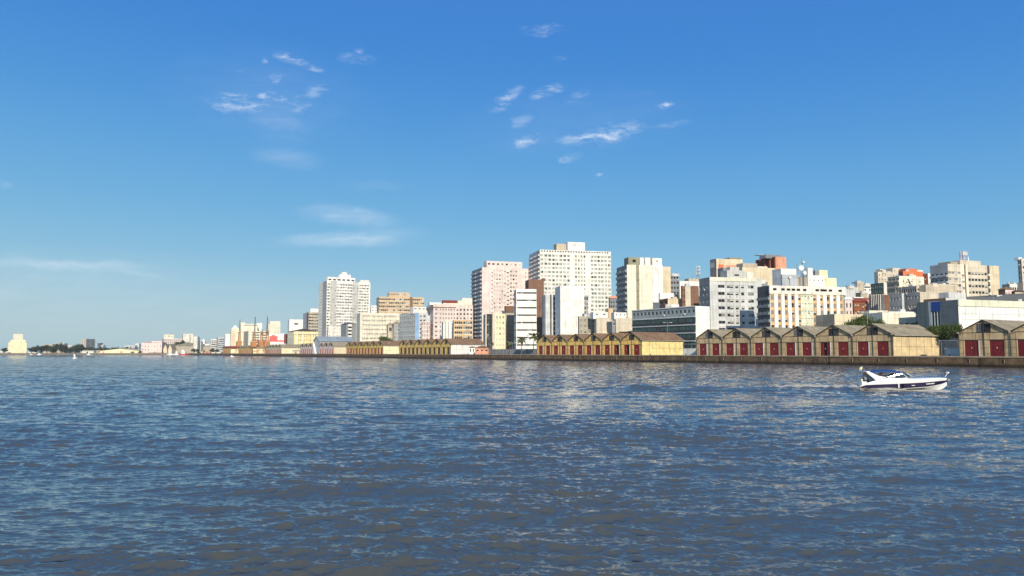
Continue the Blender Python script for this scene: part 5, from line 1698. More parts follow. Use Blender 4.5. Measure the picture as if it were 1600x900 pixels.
# yellow broad gabled warehouse on the far shore
Zg = 1315
pa, pb = at(157, 550, Zg), at(217, 550, Zg)
w_ = pb.x - pa.x
r = empty('warehouse', (pa.x, Zg, QH), 0, 'wide low bright yellow gabled warehouse with one red door on the far left shore', 'warehouse')
ye = W('paleyellow'); e_ = 4.2; p_ = at(187, 544.6, Zg).z - QH
mb = MB(); mb.face([(0, 0, 0), (w_, 0, 0), (w_, 0, e_), (w_ / 2, 0, p_), (0, 0, e_)], ye); mb.face([(w_, 40, 0), (0, 40, 0), (0, 40, e_), (w_ / 2, 40, p_), (w_, 40, e_)], ye)
mb.face([(0, 40, 0), (0, 0, 0), (0, 0, e_), (0, 40, e_)], ye); mb.face([(w_, 0, 0), (w_, 40, 0), (w_, 40, e_), (w_, 0, e_)], ye); mb.build('wall', r)
mb = MB(); mb.face([(-1, -1, e_), (w_ / 2, -1, p_ + .3), (w_ / 2, 41, p_ + .3), (-1, 41, e_)], W('stone')); mb.face([(w_ / 2, -1, p_ + .3), (w_ + 1, -1, e_), (w_ + 1, 41, e_), (w_ / 2, 41, p_ + .3)], W('stone')); mb.build('roof', r)
mb = MB(); mb.box(w_ * .52, w_ * .57, -.1, -.01, 0, 3.6, W('salmon')); mb.build('door', r)
mb = MB(); mb.box(w_ * .05, w_ * .09, -.1, -.01, 0, 3.0, W('salmon')); mb.build('door', r)


# ------------------------------------------------------------------ street, quay and river objects
def off_Z(px, off):
    return Zq(px, off)


def along_box(name, label, cat, pxa, pxb, off, h, t, m, z0=None, capm=None):
    Za, Zb = Zq(pxa, off), Zq(pxb, off)
    A = Vector(((pxa - 800) / F * Za, Za)); B_ = Vector(((pxb - 800) / F * Zb, Zb))
    ln = (B_ - A).length
    r = empty(name, (A.x, A.y, QH), math.atan2(B_.y - A.y, B_.x - A.x), label, cat)
    mb = MB(); mb.box(0, ln, 0, t, -.1, h, m); mb.build('wall_body', r)
    mb = MB(); mb.box(-.05, ln + .05, -.08, t + .08, h, h + .15, capm or m); mb.build('coping', r)
    n = int(ln / 4)
    if n > 1:
        mb = None
        for i in range(n + 1):
            x = ln * i / n
            if mb is None:
                mb = MB(); mb.box(-.15, .15, -.07, -.005, -.1, h, capm or m); p = mb.build('pier', r, (x, 0, 0))
            else:
                c = p.copy(); C.objects.link(c); c.parent = r; c.location = (x, 0, 0)
    return r


along_box('flood_wall', 'long low dark grey concrete wall behind the palm trees beside the yellow warehouse', 'wall', 745, 846, 34, 2.8, .4, W('midgrey'), capm=W('grey'))
along_box('garden_wall', 'low pale grey wall closing the gap between the two brown warehouses', 'wall', 1474, 1497, 12, 2.0, .4, W('palegrey'))
along_box('garden_wall', 'low white wall in the gap between the yellow and the brown warehouse', 'wall', 1066, 1089, 12, 2.4, .4, W('offwhite'))
for px, lab in ((1486, 'small metal canopy on posts above the low pale wall, under the green trees'), (1077, 'dark metal canopy in the gap right of the yellow warehouse end wall')):
    Z = Zq(px, 15)
    r = empty('canopy', ((px - 800) / F * Z, Z, QH), math.atan2(-UV.y, -UV.x), lab, 'canopy')
    mb = MB(); mb.box(-2.6, 2.6, -1.5, 1.5, 4.1, 4.3, M_METAL); mb.build('canopy_roof', r)
    q = None
    for sx in (-2.3, 2.3):
        for sy in (-1.3, 1.3):
            mb = MB(); mb.tube((sx, sy, 0), (sx, sy, 4.1), .07, M_METAL, 5); mb.build('post', r)

Z = Zq(748, 9)
b = B('salmon orange kiosk with brown roof beside the white warehouse end wall', None, 742.5, 763.5, 543.5, Z, 0, 'salmon', F=[(1, 'salmon', G(3, .55, .9, 3, 1.0, 'mix', rows=1))], name='kiosk', d=6, hip=1.2, roof='brown', yb=556)
b = B('small white hut squeezed between the warehouse end and the salmon kiosk', None, 733, 742, 543, Zq(740, 12), 0, 'white', F=[(1, 'white', G(2, .4, 1.6, 3, .8, 'open', rows=1))], name='hut', d=5, hip=.8, roof='brown', yb=556)


# ---- trees
LEAF = {}


def leafm(name, c):
    m = bpy.data.materials.new(name); m.use_nodes = True
    nt = m.node_tree; L = nt.links.new
    b = nt.nodes['Principled BSDF']; b.inputs['Roughness'].default_value = .6; b.inputs['Specular IOR Level'].default_value = .25
    geo = N(nt, 'ShaderNodeNewGeometry')
    mr = N(nt, 'ShaderNodeMapRange'); mr.inputs[3].default_value = .55; mr.inputs[4].default_value = 1.6
    L(geo.outputs['Random Per Island'], mr.inputs[0])
    vm = N(nt, 'ShaderNodeVectorMath', operation='SCALE'); vm.inputs[0].default_value = c
    L(mr.outputs[0], vm.inputs['Scale']); L(vm.outputs[0], b.inputs['Base Color'])
    tr = N(nt, 'ShaderNodeBsdfTranslucent'); L(vm.outputs[0], tr.inputs[0])
    ms = N(nt, 'ShaderNodeMixShader'); ms.inputs[0].default_value = .25
    L(b.outputs[0], ms.inputs[1]); L(tr.outputs[0], ms.inputs[2]); L(ms.outputs[0], nt.nodes['Material Output'].inputs[0])
    return m


L_MID = leafm('green_leaves', (.075, .105, .025))
L_DARK = leafm('dark_green_leaves', (.035, .055, .022))
L_PALM = leafm('palm_leaves', (.10, .12, .04))
BARK = mat('bark', (.12, .09, .06), var=.3, streak=.2)


def crown_mesh(seed, n, leaf, m, flat=.55, lobes=14):
    q = random.Random(seed)
    v = []; f = []
    lb = []
    for i in range(lobes):
        a = q.uniform(0, 6.28); rr = q.uniform(.0, .66) ** .8
        lb.append((rr * math.cos(a), rr * math.sin(a), q.uniform(-.35, .62) * (1 - .5 * rr), q.uniform(.22, .42)))
    for i in range(n):
        c = q.choice(lb)
        u = q.uniform(-1, 1); a = q.uniform(0, 6.28); s = math.sqrt(1 - u * u)
        rr = c[3] * (q.uniform(.45, 1.08))
        p = Vector((c[0] + rr * s * math.cos(a), c[1] + rr * s * math.sin(a), (c[2] + rr * u) * flat))
        d = Vector((q.gauss(0, 1), q.gauss(0, 1), q.gauss(0, .7))).normalized()
        e = d.orthogonal().normalized(); g = d.cross(e)
        sz = leaf * q.uniform(.6, 1.4)
        k = len(v)
        for (x, y) in ((-1, -.5), (.1, -.8), (1, .1), (0, .9)):
            v.append(tuple(p + e * x * sz + g * y * sz))
        f.append((k, k + 1, k + 2, k + 3))
    me = bpy.data.meshes.new('crown'); me.from_pydata(v, [], f); me.materials.append(m); me.update()
    return me


def trunk_mesh():
    mb = MB()
    mb.tube((0, 0, -.2), (.02, 0, .45), .05, BARK, 8, .035)
    q = random.Random(3)
    for i in range(6):
        a = i * 1.05 + q.uniform(-.2, .2)
        p = Vector((.02, 0, .38 + .03 * i)); e = p + Vector((math.cos(a) * .26, math.sin(a) * .26, .27))
        mb.tube(p, e, .022, BARK, 5, .012)
        mb.tube(e, e + Vector((math.cos(a + .6) * .14, math.sin(a + .6) * .14, .14)), .012, BARK, 4, .005)
    me = bpy.data.meshes.new('trunk'); me.from_pydata(mb.v, [], mb.f); me.materials.append(BARK); me.update()
    return me


CR = {'big': [crown_mesh(1, 5200, .030, L_MID, .62, 22), crown_mesh(2, 5200, .030, L_MID, .62, 22)], 'far': [crown_mesh(s, 1500, .055, L_DARK, .8, 11) for s in (3, 4, 5, 6)]}
TR = trunk_mesh()


def tree(px, wpx, ytop, Z, label, kind='far', ybase=None, group=None, name='tree'):
    p = at(px, 552, Z); gz = terrain(p.x, p.y)
    top = at(px, ytop, Z).z
    wid = wpx / F * Z
    h = max(top - gz, 2.5)
    r = empty(name, (p.x, Z, gz), random.uniform(0, 6.28), label, 'tree', group)
    t = bpy.data.objects.new('trunk', TR); C.objects.link(t); t.parent = r; t.scale = (wid * .9, wid * .9, h * .95)
    c = bpy.data.objects.new('crown', random.choice(CR[kind])); C.objects.link(c); c.parent = r
    ch = min(h * .9, max(wid * .8, h * .5))
    c.scale = (wid / 2, wid / 2, ch / 1.05)
    c.location = (0, 0, h - ch * .52)
    return r


tree(1346, 58, 490.5, 262, 'broad round green tree rising behind the brown warehouse roofs', 'big')
tree(1374, 26, 497.5, 266, 'smaller green tree at the right of the broad round tree', 'big')
tree(1470, 46, 503.5, 228, 'leafy green tree behind the sloping end of the brown warehouse roof', 'big')
tree(1497, 42, 503.5, 222, 'dense green tree filling the gap between the two brown warehouses', 'big')
tree(1434, 14, 501, 268, 'small bush like tree beside the cream low building', 'big')
tree(1076, 16, 541, 330, 'small dark tree in the gap right of the yellow warehouse', 'far')
tree(602, 26, 523.5, 650, 'green tree poking above the brown roof of the yellow warehouse', 'big')
gl = [(49, 13, 543), (57, 13, 541), (65, 14, 541), (73, 12, 539.5), (80, 12, 541.5), (88, 10, 538), (95, 11, 537.5), (102, 11, 541), (109, 12, 543.5), (117, 12, 540), (124, 13, 537.5), (130, 9, 542), (7, 9, 544), (85, 12, 543), (97, 12, 544), (120, 12, 545)]
for i, (px, w, yt) in enumerate(gl):
    tree(px, w * 1.25, yt, 1340 + (i % 4) * 14, 'dark green tree in the row along the far left shore', 'far', group='dark trees along the far left shore')
for i in range(12):
    tree(138 + i * 6.6, 10, 542.5 + (i % 3) * .8, 1560 + (i % 3) * 25, 'low distant tree behind the yellow gabled warehouse', 'far', group='distant trees behind the yellow gabled warehouse')
for i, (px, w, yt) in enumerate(((277, 12, 534), (285, 13, 532.5), (292, 9, 535))):
    tree(px, w, yt, 1405, ('leftmost', 'middle', 'rightmost')[i] + ' of the three dark trees above the long dark roof', 'far', group='dark trees above the long dark roof')
for i, (px, w, yt) in enumerate(((303, 9, 545), (309, 8, 545.5), (332, 9, 545), (339, 9, 546), (219, 8, 549), (207, 8, 549.5), (448, 9, 545))):
    tree(px, w, yt, 1304 if px < 280 else Zq(px, 10), ('round bush at the water edge left of the small red orange hut', 'low bush touching the left side of the small red orange hut', 'bushy tree beside the low cream shed near the yellow warehouses', 'second bushy tree at the right end of the low cream shed', 'dark bush right of the yellow gabled warehouse on the far shore', 'smaller dark bush nearest the yellow gabled warehouse on the far shore', 'bushy tree beside the cream gatehouse of the customs house')[i], 'far', group='bushy trees at the far water edge')


def palm(px, ytop, ybase, off, label, s=1.0):
    Z = Zq(px, off); x = (px - 800) / F * Z
    h = at(px, ytop, Z).z - QH
    r = empty('palm_tree', (x, Z, QH), random.uniform(0, 6), label, 'palm tree', None)
    mb = MB(); prev = Vector((0, 0, -.1))
    hh = h * .80
    for i in range(1, 6):
        p = Vector((.12 * math.sin(i), .1 * i, hh * i / 5)); mb.tube(prev, p, .28 - .02 * i, BARK, 7, .27 - .02 * i); prev = p
    mb.build('trunk', r)
    mb = MB(); q = random.Random(px)
    for i in range(26):
        a = i * 2.4; el = q.uniform(-.5, 1.2); ln = h * .27 * q.uniform(.8, 1.15) * s
        p = prev.copy(); d = Vector((math.cos(a) * math.cos(el), math.sin(a) * math.cos(el), math.sin(el)))
        side = Vector((-math.sin(a), math.cos(a), 0))
        for k in range(6):
            n = p + d * ln / 6
            w = .5 * math.sin(math.pi * (k + .8) / 6.6) * s
            mb.face([p + side * w + Vector((0, 0, -w * .7)), p, n, n + side * w + Vector((0, 0, -w * .7))], L_PALM)
            mb.face([p, p - side * w + Vector((0, 0, -w * .7)), n - side * w + Vector((0, 0, -w * .7)), n], L_PALM)
            p = n; d = (d + Vector((0, 0, -.30))).normalized()
    mb.build('crown', r)


palm(767, 533, 550, 28, 'leftmost short palm tree beside the salmon kiosk', .9)
palm(796, 531.5, 550, 27, 'bushy palm tree standing before the brown shaded block', 1.1)
palm(815, 525.5, 550, 29, 'palm tree at the foot of the white banded office', 1.2)
palm(833, 518.5, 550, 28, 'tallest palm tree just left of the yellow ochre warehouse', 1.25)


def lamp(px, ytop, off, label):
    Z = Zq(px, off); x = (px - 800) / F * Z
    gz = terrain(x, Z)
    h = at(px, ytop, Z).z - gz
    r = empty('street_lamp', (x, Z, gz), 0, label, 'street lamp')
    mb = MB(); mb.tube((0, 0, 0), (0, 0, h), .13, M_METAL, 6, .07); mb.build('pole', r)
    mb = MB(); mb.tube((-1.3, 0, h + .15), (0, 0, h), .05, M_METAL, 4); mb.tube((0, 0, h), (1.3, 0, h + .15), .05, M_METAL, 4); mb.build('arm', r)
    for s in (-1, 1):
        mb = MB(); mb.box(min(s * 1.2, s * 2.0), max(s * 1.2, s * 2.0), -.18, .18, h + .08, h + .25, W('offwhite')); mb.build('lamp_head', r)


lamp(766, 527, 8, 'tall pale street lamp beside the salmon kiosk')
lamp(800.5, 536, 10, 'short pale lamp post on the quay before the grey wall')
lamp(1043, 504.5, 40, 'double armed street lamp in front of the glass banded office')
lamp(1355.5, 488.5, 38, 'slim street lamp rising in front of the round green tree')
lamp(1362.5, 475, 170, 'tall mast lamp on the hill beside the columned building')
lamp(415.5, 541, 1.5, 'pale post at the quay edge under the harbour cranes')


# ---- harbour cranes
def crane(px, ytip, yhouse, ytower, label, jx=0., spread=2.6, off=5):
    Z = Zq(px, off); x = (px - 800) / F * Z
    o = mat('crane_orange', (.45, .20, .07), rough=.6, var=.15, streak=.2); dk = mat('crane_dark', (.07, .06, .055), rough=.6, var=.1, streak=0)
    zh = lambda y: at(px, y, Z).z - QH
    r = empty('harbour_crane', (x, Z, QH), math.atan2(-UV.y, -UV.x), label, 'crane', 'orange harbour cranes on the quay')
    s = 4.2; ph = zh(yhouse + 9)
    for sx in (-1, 1):
        for sy in (-1, 1):
            mb = MB(); mb.tube((sx * s, sy * s, 0), (sx * s * .45, sy * s * .45, ph), .33, o, 4, .26); mb.build('leg', r)
    mb = MB()
    for sx in (-1, 1):
        mb.tube((sx * s * .75, -s * .75, ph * .5), (sx * s * .75, s * .75, ph * .5), .3, o, 4)
        mb.tube((-s * .75, sx * s * .75, ph * .5), (s * .75, sx * s * .75, ph * .5), .3, o, 4)
    mb.box(-s * .62, s * .62, -s * .62, s * .62, ph, ph + .8, o); mb.build('portal', r)
    z1 = zh(yhouse); mb = MB(); mb.box(-2.4, 2.4, -3.4, 2.4, ph + .8, z1, o); mb.box(-1.2, 1.2, -3.45, -3.41, ph + 2, z1 - 1, M_GLASS); mb.build('machine_house', r)
    z2 = zh(ytower); mb = MB(); a = 1.3
    for (sx, sy) in ((-a, -a), (a, -a), (a, a), (-a, a)):
        mb.tube((sx, sy, z1), (sx * .6, sy * .6, z2), .26, o, 4)
    for q in range(6):
        z = z1 + (z2 - z1) * q / 5.5; zn = z + (z2 - z1) / 5.5
        for (ax, ay, bx_, by_) in ((-a, -a, a, -a), (a, -a, a, a), (a, a, -a, a), (-a, a, -a, -a)):
            mb.tube((ax * .8, ay * .8, z), (bx_ * .8, by_ * .8, min(zn, z2)), .16, o, 4)
    mb.box(-1.7, 1.7, -1.7, 1.7, z2, z2 + .9, o); mb.build('tower', r)
    z3 = zh(ytip); mb = MB()
    tip = Vector((jx, 0, z3))
    for sx in (-1, 1):
        for sy in (-.6, .6):
            mb.tube((sx * spread, sy, z2 + .3 - (z2 - z1) * .35), tip + Vector((sx * .15, sy * .2, 0)), .22, dk, 4, .14)
    for q in range(1, 7):
        t = q / 7; z = z2 + (z3 - z2) * t; w = spread * (1 - t) * .8
        mb.tube((-w, 0, z), (w, 0, z + 1.2), .1, dk, 4)
    mb.build('jib', r)


crane(375, 499, 533, 520, 'leftmost orange harbour crane with one short thin jib', 0, .5)
crane(398, 495, 533.5, 520.5, 'second orange harbour crane from the left with a near upright jib', 3, .8)
crane(409.5, 515, 533, 519.5, 'orange harbour crane with its jib folded down, third from the left', 1.5, 1)
crane(418.5, 494.5, 533, 519, 'rightmost orange harbour crane with a tall A shaped dark jib', -2.4, 3.4)


# ---- boats
def loft(mb, st, mats, close=True):
    """st: list of sections, each a list of points; mats per strip"""
    n = len(st[0])
    for i in range(len(st) - 1):
        for j in range(n - 1):
            mb.face([st[i][j], st[i + 1][j], st[i + 1][j + 1], st[i][j + 1]], mats[j])


WHT = mat('boat_white', (.80, .80, .78), rough=.25, spec=.6, var=.03, streak=0)
NAVY = mat('boat_navy', (.014, .010, .050), rough=.2, spec=.7, var=.05, streak=0)
BLUEC = mat('blue_canvas', (.012, .055, .20), rough=.8, var=.1, streak=0)
SKIN = mat('skin', (.42, .24, .16), rough=.6, var=.05, streak=0)
STEEL = mat('steel_rail', (.55, .56, .57), rough=.25, metal=.9, var=.02, streak=0)


def skin_body(name, joints, edges, radii, m, parent, lvl=1):
    me = bpy.data.meshes.new(name)
    me.from_pydata(joints, edges, []); me.update()
    o = bpy.data.objects.new(name, me); C.objects.link(o)
    sk = o.modifiers.new('skin', 'SKIN'); sk.use_smooth_shade = True
    for i, rr in enumerate(radii):
        sv = me.skin_vertices[0].data[i]
        sv.radius = (rr, rr) if not isinstance(rr, tuple) else rr
        sv.use_root = (i == 0)
    sb = o.modifiers.new('sub', 'SUBSURF'); sb.levels = lvl; sb.render_levels = lvl
    dg = bpy.context.evaluated_depsgraph_get()
    ev = o.evaluated_get(dg)
    nm = bpy.data.meshes.new_from_object(ev)
    nm.materials.clear(); nm.materials.append(m)
    bpy.data.objects.remove(o)
    nm.polygons.foreach_set('use_smooth', [True] * len(nm.polygons))
    o = bpy.data.objects.new(name, nm); C.objects.link(o); o.parent = parent
    return o


def person(loc, rz, label, shirt, trousers, hair, standing=False, cap=None):
    r = empty('person', loc, rz, label, 'person', 'people aboard the motor boat')
    # seated, facing +x, hips at z=0
    th = [(.42, -.10, .05), (.42, .10, .05)]; kn = [(.46, -.10, -.40), (.46, .10, -.40)]
    if standing:
        th = [(.03, -.10, -.44), (.03, .10, -.44)]; kn = [(0, -.1, -.85), (0, .1, -.85)]
    J = [(0, 0, 0), (.0, 0, .16), (-.01, 0, .32), (-.01, 0, .47), (.0, 0, .56), (.03, 0, .64), (.035, 0, .72), (.03, 0, .78),
         (0, -.18, .45), (.05, -.23, .2), (.26, -.17, .16), (.34, -.15, .17), (0, .18, .45), (.05, .23, .2), (.26, .17, .16), (.34, .15, .17),
         (0.02, -.09, -.02), th[0], kn[0], (kn[0][0] + .14, kn[0][1], kn[0][2] - .02), (0.02, .09, -.02), th[1], kn[1], (kn[1][0] + .14, kn[1][1], kn[1][2] - .02)]
    E = [(0, 1), (1, 2), (2, 3), (3, 4), (4, 5), (5, 6), (6, 7), (3, 8), (8, 9), (9, 10), (10, 11), (3, 12), (12, 13), (13, 14), (14, 15), (0, 16), (16, 17), (17, 18), (18, 19), (0, 20), (20, 21), (21, 22), (22, 23)]
    rad = [.13, .12, .13, .12, .05, .085, .095, .06, .06, .045, .035, .03, .06, .045, .035, .03, .09, .07, .05, .04, .09, .07, .05, .04]
    skin_body('body', J, E, rad, SKIN, r)
    skin_body('shirt', J[:4] + [J[8], J[9], J[12], J[13]], [(0, 1), (1, 2), (2, 3), (3, 4), (4, 5), (3, 6), (6, 7)], [.15, .14, .15, .135, .075, .058, .075, .058], shirt, r)
    skin_body('trousers', [J[0], J[16], J[17], J[18], J[20], J[21], J[22]], [(0, 1), (1, 2), (2, 3), (0, 4), (4, 5), (5, 6)], [.145, .1, .085, .06, .1, .085, .06], trousers, r)
    skin_body('hair', [(0, 0, .69), (.0, 0, .75), (.01, 0, .80)], [(0, 1), (1, 2)], [.085, .105, .07], cap or hair, r)
    mb = MB()      # nose, eyes, mouth, ears
    mb.tube((.12, 0, .715), (.15, 0, .69), .012, SKIN, 5, .016)
    for s in (-1, 1):
        mb.box(.115, .128, s * .035 - .012, s * .035 + .012, .722, .732, M_BLACK)
        mb.box(.02, .045, min(s * .088, s * .1), max(s * .088, s * .1), .69, .73, SKIN)
    mb.box(.112, .122, -.022, .022, .655, .662, W('brick'))
    mb.build('face', r)
    return r


def motor_boat():
    r = empty('motor_boat', (BOAT[0] - .12, BOAT[1] + 1.0, -.02), 0, 'white motor cruiser with navy hull stripe and blue canopy speeding to the right', 'boat')
    r.rotation_euler = (0, R(-1.2), R(-13)); r.scale = (.985, .95, .93)
    S = [(.65, 1.20, .40, 1.12, .03, -.28, .34), (1.2, 1.27, .66, 1.15, .03, -.30, .52), (2.2, 1.34, .86, 1.18, .04, -.32, .57), (4.0, 1.36, .93, 1.14, .07, -.32, .62), (5.6, 1.27, .98, .98, .16, -.25, .68),
         (6.7, 1.05, 1.02, .74, .22, -.30, .74), (7.5, .76, 1.05, .46, .34, -.22, .79), (8.15, .42, 1.07, .20, .48, -.02, .84), (8.6, .06, 1.08, .03, .64, .34, .88)]
    mb = MB()
    for s in (-1, 1):
        secs = []
        for (x, b, zs, bc, zc, zk, zn) in S:
            t = (zn - zc) / max(.01, zs - zc)
            bn = bc + (b - bc) * min(1, t * 1.1)
            secs.append([(x, 0, zk), (x, s * bc, zc), (x, s * (bc + .03), zc + .05), (x, s * bn, zn), (x, s * (b + .03), zs - .03), (x, s * b, zs), (x, s * (b - .1), zs + .03)])
        if s > 0: secs = secs[::-1]
        loft(mb, secs, [WHT, WHT, NAVY, WHT, WHT, WHT])
    x, b, zs, bc, zc, zk, zn = S[0]
    mb.face([(x, b, zs), (x, bc, zc), (x, 0, zk), (x, -bc, zc), (x, -b, zs)], WHT)
    mb.build('hull', r)
    # swim platform
    mb = MB(); mb.box(0, .75, -1.1, 1.1, .2, .34, WHT); mb.build('swim_platform', r)
    # foredeck with camber and cabin top
    mb = MB()
    secs = []
    for (x, b, zs, rise) in ((4.9, 1.22, .99, .10), (5.6, 1.17, 1.01, .14), (6.7, .95, 1.05, .11), (7.5, .66, 1.08, .08), (8.15, .33, 1.10, .04), (8.58, .03, 1.10, .0)):
        secs.append([(x, b * math.cos(math.pi * j / 10) , zs + rise * math.sin(math.pi * j / 10)) for j in range(11)])
    loft(mb, secs, [WHT] * 10)
    mb.face(secs[0][::-1], WHT)
    mb.build('foredeck', r, smooth=True)
    # cockpit: floor, side coamings, seats
    mb = MB(); mb.box(.75, 4.95, -1.1, 1.1, .44, .5, WHT); mb.build('cockpit_floor', r)
    for s in (-1, 1):
        mb = MB()
        P = [(.65, .40), (1.2, .70), (1.9, .92), (2.6, 1.1), (3.2, 1.2), (4.4, 1.17), (5.6, 1.06), (5.6, .95), (1.2, .6)]
        pts = [(x, s * 1.24, z) for x, z in P]
        mb.prism(pts if s < 0 else pts[::-1], (0, -s * .16, 0), WHT)
        mb.build('coaming', r)
    mb = MB(); mb.box(.9, 1.35, -1.0, 1.0, .5, .86, WHT); mb.box(.85, .98, -1.0, 1.0, .86, 1.12, W('cream')); mb.build('stern_seat', r)
    mb = MB(); mb.box(2.35, 2.85, -.95, .95, .5, .9, WHT); mb.box(2.3, 2.4, -.95, .95, .9, 1.3, W('cream')); mb.build('bench', r)
    mb = MB(); mb.box(3.75, 4.1, -.9, -.2, .5, .95, WHT); mb.box(4.6, 4.95, -1, 1, .5, 1.3, WHT); mb.build('helm', r)
    # arch
    for s in (-1, 1):
        mb = MB()
        P = [(2.1, 1.0), (3.1, 1.26), (2.35, 1.45), (1.62, 1.84), (1.28, 1.92), (1.35, 1.76)]
        pts = [(x, s * 1.28, z) for x, z in P]
        mb.prism(pts if s < 0 else pts[::-1], (0, -s * .12, 0), WHT)
        mb.build('arch_leg', r)
    mb = MB(); mb.box(1.28, 1.62, -1.16, 1.16, 1.78, 1.9, WHT); mb.build('arch_beam', r)
    mb = MB(); mb.tube((1.4, 0, 1.9), (1.2, 0, 2.45), .02, STEEL, 5); mb.build('flag_staff', r)
    mb = MB(); fl = mat('flag_cloth', (.70, .62, .40), rough=.8, var=.3, streak=0, scale=6)
    secs = [[(1.19 - .05 * j + .03 * math.sin(j * 1.3), .05 * math.sin(j * 1.7), 2.43 - .2 * j / 5 - k * .3) for k in (0, 1)] for j in range(7)]
    loft(mb, secs, [fl]); mb.build('flag', r)
    # canopy
    mb = MB(); secs = []
    for j in range(9):
        x = 1.62 + 2.75 * j / 8; zc = 1.83 + .16 * math.sin(math.pi * j / 8)
        secs.append([(x, 1.12 * math.cos(math.pi * q / 8), zc + .1 * math.sin(math.pi * q / 8) - .04) for q in range(9)])
    loft(mb, secs, [BLUEC] * 8)
    loft(mb, [[(p[0], p[1], p[2] - .04) for p in s_] for s_ in secs][::-1], [BLUEC] * 8)
    for s in (0, 8):
        a = [s_[s] for s_ in secs]
        for q in range(8):
            mb.face([a[q], a[q + 1], (a[q + 1][0], a[q + 1][1], a[q + 1][2] - .12), (a[q][0], a[q][1], a[q][2] - .12)], BLUEC)
    mb.build('canopy', r, smooth=True)
    for s in (-1, 1):
        for (xa, xb) in ((2.9, 2.2), (2.9, 3.6), (4.5, 4.3)):
            mb = MB(); mb.tube((xa, s * 1.15, 1.25), (xb, s * 1.1, 1.84), .018, STEEL, 5); mb.build('canopy_strut', r)
    # windshield
    mb = MB(); gm = mat('windshield_glass', (.03, .04, .05), rough=.05, spec=1, var=.2, streak=0)
    for s in (-1, 1):
        q = [(3.15, s * 1.14, 1.29), (4.9, s * 1.12, 1.25), (4.55, s * .98, 1.58), (4.15, s * 1.0, 1.60)]
        mb.face(q if s < 0 else q[::-1], gm)
    mb.face([(4.9, -1.12, 1.27), (5.45, -.5, 1.34), (5.05, -.45, 1.62), (4.55, -.98, 1.58)], gm); mb.face([(5.45, .5, 1.34), (4.9, 1.12, 1.27), (4.55, .98, 1.58), (5.05, .45, 1.62)], gm)
    mb.face([(5.45, -.5, 1.34), (5.45, .5, 1.34), (5.05, .45, 1.62), (5.05, -.45, 1.62)], gm); mb.build('windshield', r)
    mb = MB()
    for s in (-1, 1):
        L_ = [(3.05, s * 1.15, 1.3), (4.15, s * 1.01, 1.62), (4.6, s * .98, 1.6), (5.05, s * .45, 1.64)]
        for a, b_ in zip(L_, L_[1:]): mb.tube(a, b_, .018, STEEL, 6)
        mb.tube((4.9, s * 1.13, 1.25), (4.57, s * .99, 1.6), .025, WHT, 6)
        mb.tube((5.45, s * .5, 1.34), (5.05, s * .45, 1.63), .025, WHT, 6)
    mb.tube((5.05, -.45, 1.64), (5.05, .45, 1.64), .028, WHT, 6); mb.build('windshield_frame', r)
    # rails
    for s in (-1, 1):
        mb = MB()
        top = [(5.3, 1.18, 1.3), (5.9, 1.14, 1.45), (6.8, .98, 1.52), (7.6, .7, 1.58), (8.3, .38, 1.62), (8.75, .12, 1.64)]
        mid = [(6.0, 1.12, 1.3), (6.8, .98, 1.36), (7.6, .7, 1.4), (8.3, .38, 1.43)]
        for a, b_ in zip(top, top[1:]): mb.tube((a[0], s * a[1], a[2]), (b_[0], s * b_[1], b_[2]), .02, STEEL, 5)
        for a, b_ in zip(mid, mid[1:]): mb.tube((a[0], s * a[1], a[2]), (b_[0], s * b_[1], b_[2]), .012, STEEL, 5)
        for (x, y, z) in top[1:5]: mb.tube((x, s * y, z), (x - .05, s * y * .97, 1.19), .015, STEEL, 5)
        mb.build('bow_rail', r)
    mb = MB(); mb.box(8.6, 8.85, -.1, .1, 1.56, 1.7, WHT); mb.tube((8.75, 0, 1.6), (8.5, 0, 1.22), .03, WHT, 5); mb.build('pulpit', r)
    mb = MB(); mb.tube((8.5, 0, 1.0), (8.85, 0, .95), .04, STEEL, 5); mb.box(8.72, 8.9, -.12, .12, .82, .98, STEEL); mb.build('anchor', r)
    # hull marks: porthole, fender and white lettering strokes
    for x in (4.05, 4.5):
        mb = MB(); mb.tube((x, -1.4, .62), (x, -1.4, .2), .07, M_BLACK if x > 4.2 else W('offwhite'), 7); mb.build('fender', r)
    mb = MB(); ys = -1.31
    for k in range(5):
        t = math.pi * k / 5
        mb.face([(5.35 + .17 * math.cos(t), ys, .47 - .07 * math.sin(t)), (5.35 + .17 * math.cos(t + .65), ys, .47 - .07 * math.sin(t + .65)), (5.35 + .1 * math.cos(t + .65), ys, .47 - .01 * math.sin(t + .65)), (5.35 + .1 * math.cos(t), ys, .47 - .01 * math.sin(t))], WHT)
    mb.build('hull_emblem', r)
    mb = MB()
    for k in range(6):
        x = 6.55 + k * .13; y = -(1.03 - (x - 6.55) * .22) + .0
        mb.prism([(x, y - .03, .50 + .01 * k), (x + .07, y - .015, .50 + .01 * k), (x + .1, y - .01, .61 + .01 * k), (x + .03, y - .025, .61 + .01 * k)], (0, .03, 0), WHT)
    mb.build('hull_lettering', r)
    M4 = r.matrix_basis
    dk = W('charcoal'); hairm = mat('dark_hair', (.015, .012, .01), rough=.7, var=.1, streak=0)
    def put(x, y, z, rz, lab, sh, tr, **k):
        ca, sa = math.cos(R(-13)), math.sin(R(-13))
        person((BOAT[0] + x * ca - y * sa, BOAT[1] + 1.0 + x * sa + y * ca, z + .07), rz + R(-13), lab, sh, tr, hairm, **k)
    put(2.62, -.55, .97, .4, 'person in black shirt sitting under the blue canopy nearest the white arch', dk, W('darkgrey'))
    put(2.68, .45, .97, -.3, 'person in dark shirt sitting under the blue canopy on the far side', W('darkgrey'), dk)
    put(3.95, -.55, 1.02, .1, 'person in dark top with a pale cap sitting at the helm behind the windshield', dk, W('grey'), cap=W('offwhite'))
